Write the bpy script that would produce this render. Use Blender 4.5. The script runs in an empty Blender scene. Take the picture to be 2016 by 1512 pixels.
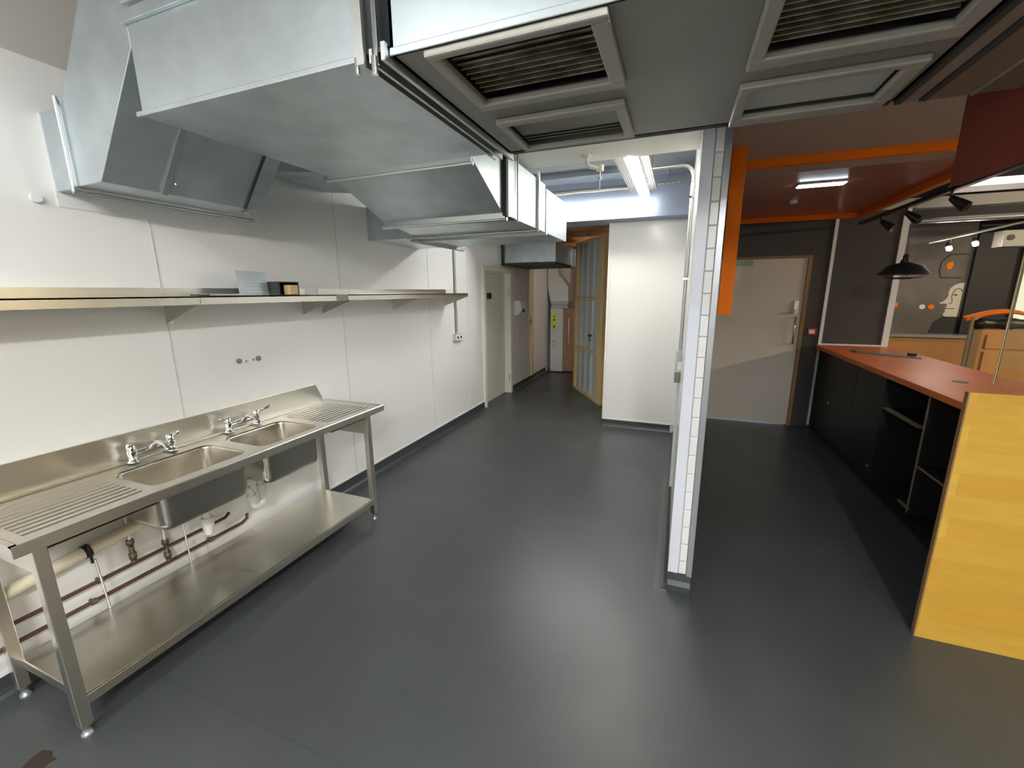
import bpy, bmesh, math, random
from mathutils import Vector, Matrix
random.seed(7)
S = bpy.context.scene
COL = S.collection

# ------------------------------------------------------------------ camera
FPX, YAW, PITCH, ROLL, CAM_H = 831.258, 0.370548562, -0.214516098, -0.00726943, 1.7
cd = bpy.data.cameras.new('camera'); cam = bpy.data.objects.new('camera', cd); COL.objects.link(cam)
cd.sensor_width = 36.0; cd.sensor_fit = 'HORIZONTAL'; cd.lens = FPX / 2016 * 36.0
cd.clip_start = 0.05; cd.clip_end = 60
_f = Vector((-math.sin(YAW)*math.cos(PITCH), math.cos(YAW)*math.cos(PITCH), math.sin(PITCH)))
_r = Vector((math.cos(YAW), math.sin(YAW), 0)); _u = _r.cross(_f)
_r2 = _r*math.cos(ROLL) + _u*math.sin(ROLL); _u2 = -_r*math.sin(ROLL) + _u*math.cos(ROLL)
m = Matrix((( _r2.x, _u2.x, -_f.x, 0), (_r2.y, _u2.y, -_f.y, 0), (_r2.z, _u2.z, -_f.z, CAM_H), (0, 0, 0, 1)))
cam.matrix_world = m
S.camera = cam

# ------------------------------------------------------------------ world and view
w = bpy.data.worlds.new('world'); S.world = w; w.use_nodes = True
w.node_tree.nodes['Background'].inputs[0].default_value = (0.62, 0.72, 0.85, 1)
w.node_tree.nodes['Background'].inputs[1].default_value = 0.8
S.view_settings.view_transform = 'Standard'; S.view_settings.look = 'None'
S.view_settings.gamma = 1; S.view_settings.use_curve_mapping = False
S.view_settings.exposure = 1.15
TUBE_W = 18.0     # radiance of the hall tubes in view
NEAR_W = 36.0     # radiance of the tubes over the photographer

# ------------------------------------------------------------------ materials
def mat(name, col, rough=0.5, metal=0.0, emit=None, es=0.0, spec=0.5, coat=0.0, bump=0.0, bscale=60, var=0.0, vscale=3.0, stretch=(1,1,1), rvar=0.0, col2=None, trans=0.0, aniso=None):
    M = bpy.data.materials.new(name); M.use_nodes = True
    nt = M.node_tree; b = nt.nodes['Principled BSDF']; L = nt.links
    b.inputs['Base Color'].default_value = (*col, 1); b.inputs['Roughness'].default_value = rough
    b.inputs['Metallic'].default_value = metal; b.inputs['Specular IOR Level'].default_value = spec
    b.inputs['Coat Weight'].default_value = coat; b.inputs['Transmission Weight'].default_value = trans
    if emit: b.inputs['Emission Color'].default_value = (*emit, 1); b.inputs['Emission Strength'].default_value = es
    if bump or var or rvar:
        tc = nt.nodes.new('ShaderNodeTexCoord'); mp = nt.nodes.new('ShaderNodeMapping'); mp.inputs['Scale'].default_value = stretch
        L.new(tc.outputs['Object'], mp.inputs['Vector'])
    if bump:
        n = nt.nodes.new('ShaderNodeTexNoise'); n.inputs['Scale'].default_value = bscale; n.inputs['Detail'].default_value = 3
        bp = nt.nodes.new('ShaderNodeBump'); bp.inputs['Strength'].default_value = bump; bp.inputs['Distance'].default_value = 0.01
        L.new(mp.outputs[0], n.inputs['Vector']); L.new(n.outputs['Fac'], bp.inputs['Height']); L.new(bp.outputs[0], b.inputs['Normal'])
    if var or rvar:
        n = nt.nodes.new('ShaderNodeTexNoise'); n.inputs['Scale'].default_value = vscale; n.inputs['Detail'].default_value = 5
        L.new(mp.outputs[0], n.inputs['Vector'])
        if var:
            mx = nt.nodes.new('ShaderNodeMix'); mx.data_type = 'RGBA'
            c2 = col2 or tuple(c*(1-var) for c in col)
            mx.inputs['A'].default_value = (*col, 1); mx.inputs['B'].default_value = (*c2, 1)
            rp = nt.nodes.new('ShaderNodeMapRange'); rp.inputs['From Min'].default_value = 0.35; rp.inputs['From Max'].default_value = 0.65
            L.new(n.outputs['Fac'], rp.inputs['Value']); L.new(rp.outputs[0], mx.inputs['Factor']); L.new(mx.outputs['Result'], b.inputs['Base Color'])
        if rvar:
            rr = nt.nodes.new('ShaderNodeMapRange'); rr.inputs['To Min'].default_value = max(0.03, rough-rvar); rr.inputs['To Max'].default_value = rough+rvar
            L.new(n.outputs['Fac'], rr.inputs['Value']); L.new(rr.outputs[0], b.inputs['Roughness'])
    return M

M = {}
M['wall'] = mat('white_cladding', (0.80, 0.80, 0.78), 0.22, bump=0.05, bscale=4)
M['wall2'] = mat('upper_wall_paint', (0.50, 0.48, 0.44), 0.8)
M['trim'] = mat('white_plastic_trim', (0.78, 0.79, 0.80), 0.35)
M['seam'] = mat('panel_joint', (0.62, 0.63, 0.62), 0.5)
M['tray'] = mat('dull_perforated_steel', (0.20, 0.20, 0.20), 0.6)
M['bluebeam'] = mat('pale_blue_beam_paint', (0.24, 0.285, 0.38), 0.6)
M['bluetrim'] = mat('pale_corner_trim', (0.66, 0.70, 0.78), 0.35)
M['tile'] = mat('white_tile', (0.74, 0.75, 0.76), 0.12)
M['grout'] = mat('grout', (0.58, 0.59, 0.60), 0.8)
M['steelgrey'] = mat('grey_corner_trim', (0.36, 0.38, 0.41), 0.35, 0.6)
M['beam'] = mat('painted_beam', (0.86, 0.85, 0.78), 0.7)
M['ceil'] = mat('ceiling_paint', (0.12, 0.14, 0.165), 0.85)
M['floor'] = mat('dark_safety_vinyl', (0.062, 0.069, 0.071), 0.36, spec=0.5, bump=0.05, bscale=220, var=0.16, vscale=1.6, rvar=0.06)
M['skirt'] = mat('coved_vinyl_skirting', (0.045, 0.052, 0.055), 0.4)
M['skirtl'] = mat('cove_vinyl_flare', (0.085, 0.092, 0.092), 0.4)
M['galv'] = mat('galvanised_steel', (0.60, 0.68, 0.72), 0.38, 0.8, var=0.16, vscale=5, rvar=0.08)
M['galvu'] = M['galv']
M['rod'] = mat('zinc_rod', (0.55, 0.57, 0.57), 0.35, 0.9)
M['darkgap'] = mat('dark_channel', (0.045, 0.047, 0.045), 0.7, 0.0)
M['canopy'] = mat('grey_canopy_sheet', (0.30, 0.31, 0.28), 0.5, 0.35, var=0.12, vscale=2)
M['canopyw'] = mat('pale_canopy_frame', (0.40, 0.39, 0.35), 0.5, 0.2)
M['slat'] = mat('dull_louvre', (0.30, 0.30, 0.27), 0.45, 0.5)
M['slatl'] = mat('pale_louvre', (0.52, 0.53, 0.50), 0.5, 0.2)
M['slatd'] = mat('greasy_louvre', (0.42, 0.39, 0.31), 0.4, 0.4, var=0.45, vscale=10, col2=(0.16,0.12,0.06))
M['inox'] = mat('brushed_stainless', (0.70, 0.68, 0.62), 0.29, 1.0, stretch=(1,.15,1), var=0.06, vscale=3)
M['inoxd'] = mat('basin_stainless', (0.56, 0.535, 0.475), 0.22, 1.0)
M['chrome'] = mat('chrome', (0.80, 0.81, 0.83), 0.07, 1.0)
M['copper'] = mat('dull_copper_pipe', (0.13, 0.065, 0.045), 0.45, 0.4, var=0.3, vscale=12)
M['brass'] = mat('aged_brass', (0.17, 0.135, 0.09), 0.4, 0.6)
M['pvcw'] = mat('white_waste_pipe', (0.76, 0.76, 0.72), 0.3)
M['pvcc'] = mat('cream_waste_pipe', (0.72, 0.66, 0.50), 0.35)
M['doorw'] = mat('cream_door_paint', (0.78, 0.76, 0.66), 0.45)
M['doorleaf'] = mat('door_leaf_paint', (0.72, 0.70, 0.64), 0.5)
M['hallgrey'] = mat('grey_hall_wall', (0.76, 0.76, 0.76), 0.55)
M['dark'] = mat('black_plastic', (0.012, 0.012, 0.012), 0.4)
M['timber'] = mat('pine_timber', (0.78, 0.58, 0.28), 0.6, var=0.2, vscale=8, stretch=(1,1,.1))
M['ply'] = mat('brown_plywood', (0.45, 0.23, 0.10), 0.6, var=0.3, vscale=5)
M['corr'] = mat('corrugated_sheet', (0.60, 0.66, 0.68), 0.5, 0.3)
M['lime'] = mat('lime_label', (0.55, 0.85, 0.03), 0.5)
M['blackink'] = mat('black_ink', (0.02, 0.02, 0.02), 0.6)
M['cabside'] = mat('brown_cabinet_side', (0.36, 0.21, 0.14), 0.6)
M['cabface'] = mat('pale_grey_cabinet_face', (0.66, 0.70, 0.72), 0.5, 0.2)
M['orange'] = mat('orange_paint', (1.0, 0.22, 0.008), 0.6, spec=0.15)
M['otop'] = mat('orange_laminate', (0.80, 0.20, 0.05), 0.38, spec=0.25, var=0.1, vscale=3)
M['black'] = mat('black_laminate', (0.008, 0.008, 0.009), 0.5)
M['goldedge'] = mat('raw_board_edge', (0.22, 0.17, 0.08), 0.6)
M['blackwall'] = mat('charcoal_wall', (0.045, 0.040, 0.036), 0.55)
M['maroon'] = mat('maroon_gloss_ceiling', (0.52, 0.20, 0.155), 0.25)
M['maroond'] = mat('dark_maroon_board', (0.24, 0.055, 0.04), 0.6, spec=0.2)
M['pinkceil'] = mat('dusty_pink_ceiling', (0.60, 0.47, 0.39), 0.8)
M['brownboard'] = mat('brown_soffit_board', (0.24, 0.17, 0.12), 0.6)
M['doorb'] = mat('beige_door', (0.60, 0.555, 0.49), 0.45)
M['oak'] = mat('oak_frame', (0.26, 0.15, 0.06), 0.6)
M['signgreen'] = mat('faded_green_sign', (0.33, 0.40, 0.30), 0.5)
M['red'] = mat('red_sign', (0.55, 0.05, 0.04), 0.5)
M['white'] = mat('matt_white', (0.8, 0.8, 0.78), 0.6)
M['facew'] = mat('off_white_mural_paint', (0.70, 0.64, 0.52), 0.7)
M['mural'] = mat('grey_mural_wall', (0.17, 0.15, 0.125), 0.6, var=0.35, vscale=2.2)
M['cwood'] = mat('warm_wood_veneer', (0.56, 0.27, 0.085), 0.45, var=0.15, vscale=3, stretch=(1,1,.2))
M['tube'] = mat('lit_tube', (1, 1, 1), 0.4, emit=(1.0, 0.95, 0.85), es=TUBE_W)
M['tubec'] = mat('lit_cool_tube', (1, 1, 1), 0.4, emit=(0.90, 0.95, 1.0), es=NEAR_W)
M['tubeb'] = mat('added_neutral_fill', (1, 1, 1), 0.4, emit=(0.97, 0.97, 0.96), es=215.0)
M['tube2'] = mat('lit_bright_tube', (1, 1, 1), 0.4, emit=(1.0, 0.97, 0.90), es=TUBE_W*1.5)
M['tubel'] = mat('lit_left_tube', (1, 1, 1), 0.4, emit=(0.97, 0.97, 0.96), es=58.0)
M['tubeh'] = mat('added_hall_fill', (1, 1, 1), 0.4, emit=(1.0, 0.93, 0.80), es=38.0)
M['tubes'] = mat('lit_servery_tube', (1, 1, 1), 0.4, emit=(1.0, 0.82, 0.56), es=120.0)
M['tubew'] = mat('added_warm_fill', (1, 1, 1), 0.4, emit=(1.0, 0.84, 0.60), es=35.0)
M['led'] = mat('lit_led_panel', (1, 1, 1), 0.4, emit=(0.75, 0.90, 1.0), es=9.0)
M['spot'] = mat('lit_spot', (1, 1, 1), 0.4, emit=(1.0, 0.85, 0.75), es=120.0)
M['bandlight'] = mat('lit_light_box', (1, 1, 1), 0.5, emit=(0.85, 0.9, 0.85), es=0.7)
M['window'] = mat('lit_window_blind', (0.7, 0.7, 0.6), 0.5, emit=(0.75, 0.72, 0.52), es=0.45)
M['glass'] = mat('clear_glass', (0.9, 1.0, 0.95), 0.0, trans=1.0)
M['glassedge'] = mat('glass_edge', (0.70, 0.62, 0.38), 0.3)
M['stain'] = mat('brown_stain', (0.030, 0.018, 0.010), 0.6)

# yellow end board: horizontal staves of slightly different tone
def staves():
    X = bpy.data.materials.new('yellow_bamboo_board'); X.use_nodes = True
    nt = X.node_tree; L = nt.links; b = nt.nodes['Principled BSDF']; b.inputs['Roughness'].default_value = 0.5
    tc = nt.nodes.new('ShaderNodeTexCoord'); br = nt.nodes.new('ShaderNodeTexBrick')
    mp = nt.nodes.new('ShaderNodeMapping'); mp.inputs['Rotation'].default_value = (math.pi/2, 0, 0)
    L.new(tc.outputs['Object'], mp.inputs['Vector']); L.new(mp.outputs[0], br.inputs['Vector'])
    br.inputs['Color1'].default_value = (0.66, 0.42, 0.070, 1); br.inputs['Color2'].default_value = (0.56, 0.31, 0.035, 1)
    br.inputs['Mortar'].default_value = (0.54, 0.30, 0.035, 1); br.inputs['Mortar Size'].default_value = 0.0008
    br.inputs['Scale'].default_value = 1.0; br.inputs['Brick Width'].default_value = 0.9; br.inputs['Row Height'].default_value = 0.11
    n = nt.nodes.new('ShaderNodeTexNoise'); n.inputs['Scale'].default_value = 3.0; n.inputs['Detail'].default_value = 6
    m2 = nt.nodes.new('ShaderNodeMapping'); m2.inputs['Scale'].default_value = (1, 1, 6); L.new(tc.outputs['Object'], m2.inputs['Vector']); L.new(m2.outputs[0], n.inputs['Vector'])
    mx = nt.nodes.new('ShaderNodeMix'); mx.data_type = 'RGBA'; mx.inputs['B'].default_value = (0.50, 0.28, 0.04, 1)
    mr = nt.nodes.new('ShaderNodeMapRange'); mr.inputs['From Min'].default_value = 0.4; mr.inputs['From Max'].default_value = 0.75; mr.inputs['To Max'].default_value = 0.7
    L.new(n.outputs['Fac'], mr.inputs['Value']); L.new(mr.outputs[0], mx.inputs['Factor']); L.new(br.outputs['Color'], mx.inputs['A']); L.new(mx.outputs['Result'], b.inputs['Base Color'])
    return X
M['yellow'] = staves()

# ------------------------------------------------------------------ mesh helpers
class MB:
    def __init__(s): s.v = []; s.f = []; s.smooth = []
    def add(s, vs, fs, sm=False):
        o = len(s.v); s.v += [tuple(v) for v in vs]
        for f in fs: s.f.append([i+o for i in f]); s.smooth.append(sm)
        return s
    def box(s, x0, x1, y0, y1, z0, z1):
        if x0 > x1: x0, x1 = x1, x0
        if y0 > y1: y0, y1 = y1, y0
        if z0 > z1: z0, z1 = z1, z0
        vs = [(x0,y0,z0),(x1,y0,z0),(x1,y1,z0),(x0,y1,z0),(x0,y0,z1),(x1,y0,z1),(x1,y1,z1),(x0,y1,z1)]
        return s.add(vs, [(0,3,2,1),(4,5,6,7),(0,1,5,4),(1,2,6,5),(2,3,7,6),(3,0,4,7)])
    def prism(s, poly, axis, a, b):
        # poly: 2d points in the two remaining axes (in x,y,z order)
        def P(p, t):
            l = list(p); l.insert(axis, t); return tuple(l)
        n = len(poly); vs = [P(p, a) for p in poly] + [P(p, b) for p in poly]
        fs = [tuple(range(n))[::-1], tuple(range(n, 2*n))]
        for i in range(n): fs.append((i, (i+1) % n, n+(i+1) % n, n+i))
        return s.add(vs, fs)
    def hexa(s, lo, hi):
        vs = list(lo)+list(hi)
        return s.add(vs, [(0,3,2,1),(4,5,6,7),(0,1,5,4),(1,2,6,5),(2,3,7,6),(3,0,4,7)])
    def tube(s, pts, r, seg=12, caps=True):
        pts = [Vector(p) for p in pts]; n = len(pts); rs = r if isinstance(r, (list, tuple)) else [r]*n
        prev = None; rings = []
        for i, p in enumerate(pts):
            d = (pts[min(i+1, n-1)] - pts[max(i-1, 0)]).normalized()
            if prev is None:
                a = Vector((0,0,1)) if abs(d.z) < 0.9 else Vector((1,0,0)); u = d.cross(a).normalized()
            else: u = (prev - d*prev.dot(d)).normalized()
            prev = u; v = d.cross(u)
            rings.append([p + (u*math.cos(2*math.pi*k/seg) + v*math.sin(2*math.pi*k/seg))*rs[i] for k in range(seg)])
        vs = [q for R in rings for q in R]; fs = []
        for i in range(n-1):
            for k in range(seg): fs.append((i*seg+k, i*seg+(k+1) % seg, (i+1)*seg+(k+1) % seg, (i+1)*seg+k))
        s.add(vs, fs, True)
        if caps: s.add(rings[0], [tuple(range(seg))[::-1]]); s.add(rings[-1], [tuple(range(seg))])
        return s
    def lathe(s, c, prof, seg=32):
        vs = []; fs = []
        for (r, z) in prof:
            for k in range(seg): vs.append((c[0]+r*math.cos(2*math.pi*k/seg), c[1]+r*math.sin(2*math.pi*k/seg), c[2]+z))
        for i in range(len(prof)-1):
            for k in range(seg): fs.append((i*seg+k, i*seg+(k+1) % seg, (i+1)*seg+(k+1) % seg, (i+1)*seg+k))
        return s.add(vs, fs, True)
    def build(s, name, material, parent=None, label=None, bevel=0.0, kind=None, fix=True):
        me = bpy.data.meshes.new(name)
        off = Vector((0,0,0)); p = parent
        while p is not None: off += Vector(p.location); p = p.parent
        me.from_pydata([tuple(Vector(v)-off) for v in s.v], [], s.f); me.update()
        if fix:
            bm = bmesh.new(); bm.from_mesh(me); bmesh.ops.recalc_face_normals(bm, faces=bm.faces); bm.to_mesh(me); bm.free()
        for poly, sm in zip(me.polygons, s.smooth): poly.use_smooth = sm
        o = bpy.data.objects.new(name, me); COL.objects.link(o); me.materials.append(material)
        if parent: o.parent = parent
        if bevel:
            b = o.modifiers.new('bevel', 'BEVEL'); b.width = bevel; b.segments = 2; b.limit_method = 'ANGLE'; b.angle_limit = math.radians(40)
        if label: o['label'] = label
        if kind: o['kind'] = kind
        return o
def struct(name, mb, material, parent=None, **k):
    o = mb.build(name, material, parent, **k)
    if parent is None: o['kind'] = 'structure'
    return o
def tag(o, label, cat, group=None):
    o['label'] = label; o['category'] = cat
    if group: o['group'] = group
    return o
def thing(name, label, cat, loc, group=None):
    o = bpy.data.objects.new(name, None); COL.objects.link(o); o.location = loc; o.empty_display_size = 0.1
    return tag(o, label, cat, group)
def arc(c, r, a0, a1, ax, n=8):
    out = []
    for i in range(n+1):
        t = math.radians(a0 + (a1-a0)*i/n); p = [0, 0, 0]
        p[ax[0]] = r*math.cos(t); p[ax[1]] = r*math.sin(t)
        out.append((c[0]+p[0], c[1]+p[1], c[2]+p[2]))
    return out
def copy_tree(o, parent=None):
    c = o.copy(); COL.objects.link(c); c.parent = parent
    for ch in list(o.children): copy_tree(ch, c)
    return c

W = -2.60; HC = 2.88; HN = 3.10
# ================================================================== SETTING
struct('floor', MB().box(-4.2, 7.0, -3.5, 10.2, -0.1, 0), M['floor'])
_fl = bpy.data.objects['floor']
MB().box(-2.45, -0.2, 0.906, 0.9105, 0.0, 0.0008).build('weld_seam', M['skirt'], _fl)
MB().box(-0.02, 0.055, 2.30, 4.0, 0.0, 0.0008).build('cove_edge', M['skirtl'], _fl)
struct('ceiling', MB().box(-3.8, 0.12, 2.12, 5.3, HC, HC+0.1), M['ceil'])
struct('ceiling', MB().box(-3.8, 7.0, -3.5, 2.12, HN, HN+0.1), M['wall2'])
struct('trim_8', MB().box(-2.6, 0.178, 2.12, 2.16, HC, HN), M['wall2'])
# left wall: cladding up to 2.67 with the door opening, painted strip above
wl = MB(); T = 0.15
wl.box(W-T, W, -3.5, 5.62, 0, 2.67); wl.box(W-T, W, 5.62, 6.62, 2.03, 2.67); wl.box(W-T, W, 6.62, 7.0, 0, 2.67)
wall_left = struct('wall_left', wl, M['wall'])
struct('wall_left', MB().box(W-T, W-0.004, -3.5, 10.0, 2.67, HN), M['wall2'])
struct('wall_left', MB().box(W-T, W, 7.0, 10.0, 0, 2.67), M['hallgrey'])
for y in (0.16, 1.49, 2.81, 4.15, 5.09):
    MB().box(W, W+0.003, y-0.0035, y+0.0035, 0.105, 2.67).build('panel_seam', M['seam'], wall_left)
MB().box(W, W+0.006, -3.5, 5.55, 0.10, 0.118).build('cladding_trim', M['trim'], wall_left)
# hole plugs etc. come later
def skirting(name, x0, x1, y0, y1, side):
    # side: +x / -y facing profile, coved foot
    mb = MB()
    if side == '+x': mb.prism([(x0, 0), (x0+0.045, 0), (x0+0.045, 0.001), (x0+0.022, 0.008), (x0+0.010, 0.022), (x0+0.005, 0.045), (x0+0.004, 0.10), (x0, 0.10)], 1, y0, y1)
    if side == '-x': mb.prism([(x0, 0), (x0-0.045, 0), (x0-0.045, 0.001), (x0-0.022, 0.008), (x0-0.010, 0.022), (x0-0.005, 0.045), (x0-0.004, 0.10), (x0, 0.10)], 1, y0, y1)
    if side == '-y': mb.prism([(y0, 0), (y0-0.045, 0), (y0-0.045, 0.001), (y0-0.022, 0.008), (y0-0.010, 0.022), (y0-0.005, 0.045), (y0-0.004, 0.10), (y0, 0.10)], 0, x0, x1)
    return struct(name, mb, M['skirt'])
skirting('baseboard_left', W, 0, -3.5, 5.55, '+x'); skirting('baseboard_left', W, 0, 6.68, 8.7, '+x')
# back wall panel and opening
wb = struct('wall_back', MB().box(-0.80, 0.055, 5.3, 5.42, 0, 2.478), M['wall'])
MB().box(-0.815, -0.795, 5.285, 5.42, 0.10, 2.478).build('corner_trim', M['trim'], wb)
MB().box(-0.80, 0.055, 5.293, 5.30, 0.095, 0.112).build('base_trim', M['trim'], wb)
MB().box(0.005, 0.055, 5.288, 5.30, 0.10, 2.478).build('corner_trim', M['trim'], wb)
skirting('baseboard_back', -0.80, 0.01, 5.3, 0, '-y')
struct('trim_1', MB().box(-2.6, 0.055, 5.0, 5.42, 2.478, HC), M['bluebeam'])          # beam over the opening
struct('trim_2', MB().box(-2.6, 0.055, 2.67, 3.0, 2.53, HC), M['beam'])               # downstand behind the canopy
# hall behind the opening
struct('wall_hall', MB().box(-2.75, -0.8, 9.9, 10.0, 0, 2.7), M['ply'])
struct('wall_hall', MB().box(-2.6, -2.20, 9.2, 9.9, 0, 2.6), M['hallgrey'])
struct('wall_hall', MB().box(-0.80, -0.70, 5.42, 9.9, 0, 2.7), M['ply'])
struct('ceiling', MB().box(-2.75, -0.8, 5.42, 10.0, 2.62, 2.70), M['ply'])
for i, y in enumerate((6.0, 6.7, 7.4, 8.1)):
    struct('trim_3', MB().box(-2.6, -0.9, y, y+0.06, 2.52, 2.62), M['ply'])
struct('trim_4', MB().box(-2.6, -2.585, 7.72, 7.84, 0.1, 2.5), M['timber'])
# partition
px0, px1, py0 = 0.055, 0.178, 2.37
wp = struct('wall_partition', MB().box(px0, px1, py0, 6.15, 0, HC), M['wall'])
tl = MB(); MB().box(px0+0.050, px1-0.024, py0-0.003, py0, 0.10, HC).build('grout', M['grout'], wp)
z = 0.105 - 0.03
k = 0
while z < HC - 0.02:
    z1 = min(z+0.1035, HC)
    tl.prism([(px0+0.055, max(z, .10)), (px1-0.029, max(z, .10)), (px1-0.029, z1), (px0+0.055, z1)], 1, py0-0.012, py0-0.003)
    z += 0.1075
tl.build('tiles', M['tile'], wp, bevel=0.004)
MB().box(px0-0.003, px0+0.052, py0-0.016, py0, 0.10, HC).build('corner_trim', M['bluetrim'], wp, bevel=0.002)
MB().box(px1-0.027, px1+0.003, py0-0.016, py0, 0.09, HC).build('corner_trim', M['steelgrey'], wp, bevel=0.002)
MB().box(px1, px1+0.004, py0, 6.15, 0.09, HC).build('dark_face', M['blackwall'], wp)
struct('baseboard_partition', MB().prism([(py0, 0), (py0-0.11, 0), (py0-0.11, 0.001), (py0-0.05, 0.006), (py0-0.022, 0.018), (py0-0.008, 0.045), (py0-0.004, 0.10), (py0, 0.10)], 0, px0, px1), M['skirt'])
skirting('baseboard_partition', px0, 0, py0-0.04, 5.26, '-x')
# front-of-house back wall, door recess
wr = struct('wall_right', MB().box(px1, 0.445, 6.15, 6.3, 0, 2.56).box(0.445, 1.41, 6.15, 6.3, 2.09, 2.56).box(1.41, 2.30, 6.15, 6.3, 0, 2.56), M['blackwall'])
MB().box(1.622, 1.655, 6.125, 6.15, 0.99, 2.5).build('white_edge', M['trim'], wr)
MB().box(1.625, 1.650, 6.125, 6.15, 0.03, 0.99).build('white_edge', M['seam'], wr)
MB().box(2.24, 2.30, 6.125, 6.31, 0.99, 2.56).build('white_edge', M['trim'], wr)
MB().box(1.655, 2.24, 6.13, 6.15, 1.046, 1.062).build('white_edge', M['trim'], wr)
struct('ceiling', MB().box(px1, 1.86, 2.12, 3.88, 2.542, 2.62), M['pinkceil'])
mc = struct('ceiling', MB().box(px1, 1.86, 3.88, 6.2, 2.545, 2.62), M['maroon'])
struct('ceiling', MB().box(1.86, 7.0, 2.10, 9.0, 3.2, 3.3), M['ceil'])
struct('wall_far', MB().box(1.9, 7.0, 8.5, 8.6, 0, 3.2), M['mural'])
struct('wall_far', MB().box(6.9, 7.0, -3.5, 8.5, 0, 3.2), M['blackwall'])
struct('wall_left', MB().box(W-T, 7.0, -3.6, -3.5, 0, HN), M['wall2'])
struct('trim_5', MB().box(1.86, 1.90, 2.12, 8.5, 2.56, 3.2), M['blackwall'])
# doors
d1 = bpy.data.objects.new('door_1', None); COL.objects.link(d1); d1['kind'] = 'structure'; d1.location = (W, 6.1, 0)
MB().box(W-0.13, W+0.02, 5.55, 5.63, 0, 2.07).box(W-0.13, W+0.02, 6.61, 6.69, 0, 2.07).box(W-0.13, W+0.02, 5.63, 6.61, 2.0, 2.07).build('door_frame', M['doorw'], d1, bevel=0.003)
lf = MB().box(W-0.125, W-0.085, 5.64, 6.60, 0.01, 1.995).build('door_leaf', M['doorleaf'], d1)
MB().box(W-0.085, W-0.081, 6.46, 6.53, 1.02, 1.42).build('push_plate', M['rod'], lf)
MB().box(W-0.085, W-0.080, 5.90, 6.06, 1.60, 1.69).build('door_sign', M['dark'], lf)
for zz in (0.2, 1.62): MB().box(W-0.02, W, 6.595, 6.612, zz, zz+0.12).build('hinge', M['rod'], d1)
d2 = bpy.data.objects.new('door_2', None); COL.objects.link(d2); d2['kind'] = 'structure'; d2.location = (0.93, 6.17, 0)
MB().box(1.405, 1.445, 6.11, 6.2, 0, 2.10).box(0.44, 1.405, 6.11, 6.2, 2.075, 2.10).box(0.42, 0.45, 6.11, 6.2, 0, 2.10).build('door_frame', M['oak'], d2, bevel=0.002)
lf = MB().box(0.45, 1.403, 6.13, 6.17, 0.012, 2.073).build('door_leaf', M['doorb'], d2)
MB().box(0.62, 0.83, 6.122, 6.13, 1.995, 2.065).build('door_plate', M['signgreen'], lf, label='pale green sign at the top of the door')
MB().box(1.315, 1.362, 6.105, 6.13, 1.46, 1.575).build('keypad', M['rod'], lf, bevel=0.004)
MB().tube([(1.34, 6.10, 1.44), (1.27, 6.09, 1.435)], 0.011).tube([(1.34, 6.13, 1.44), (1.34, 6.09, 1.44)], 0.02).build('lever_handle', M['rod'], lf)
MB().tube([(1.345, 6.13, 1.375), (1.345, 6.085, 1.375), (1.345, 6.085, 1.05), (1.345, 6.13, 1.05)], 0.010).build('pull_handle', M['chrome'], lf)

# ================================================================== LIGHTS IN THE ROOM, PLUS ADDED FILL
def tube_light(name, label, p0, p1, material, w=0.10, h=0.07, group=None):
    p0, p1 = Vector(p0), Vector(p1); c = (p0+p1)/2
    t = thing(name, label, 'light', (c.x, c.y, c.z+h), group)
    alongx = abs(p1.x-p0.x) > abs(p1.y-p0.y)
    def bar(hw, z0, z1, e=0):
        mb = MB()
        if alongx: mb.box(p0.x+e, p1.x-e, c.y-hw, c.y+hw, c.z+z0, c.z+z1)
        else: mb.box(c.x-hw, c.x+hw, p0.y+e, p1.y-e, c.z+z0, c.z+z1)
        return mb
    bar(w/2*0.8, h*0.55, h).build('housing', M['white'], t)
    # rounded diffuser
    n = 10; prof = [(w/2*math.cos(math.pi*i/n), -h*0.5*math.sin(math.pi*i/n)+h*0.5) for i in range(n+1)] + [(-w/2, h*0.55), (w/2, h*0.55)]
    prof = [(c.y if alongx else c.x)+a for a, b in prof], [c.z+b for a, b in prof]
    poly = list(zip(*prof))
    MB().prism(poly, 0 if alongx else 1, p0.x if alongx else p0.y, p1.x if alongx else p1.y).build('diffuser', material, t)
    return t
tube_light('fluorescent_light', 'lit fluorescent batten running lengthwise between two perforated trays', (-0.355, 3.01, 2.52), (-0.355, 4.28, 2.52), M['tube'], w=0.088)
t2 = tube_light('fluorescent_light', 'lit fluorescent batten fixed across the pale beam over the hall opening', (-1.86, 4.93, 2.58), (-0.36, 4.93, 2.58), M['tube2'], h=0.08)
tube_light('fluorescent_light', 'lit ceiling batten in front of the big steel duct, over the photographer', (0.35, -0.05, 3.02), (1.85, -0.05, 3.02), M['tubec'])
tube_light('fluorescent_light', 'unseen fill batten added behind the photographer in the middle of the room', (0.8, -3.2, 3.02), (0.8, -1.7, 3.02), M['tubeb'])  # added out of view to even out the light on the left wall
tube_light('fluorescent_light', 'lit ceiling batten behind the photographer near the left wall', (-1.6, -2.2, 3.02), (-1.6, -0.7, 3.02), M['tubel'])

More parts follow.
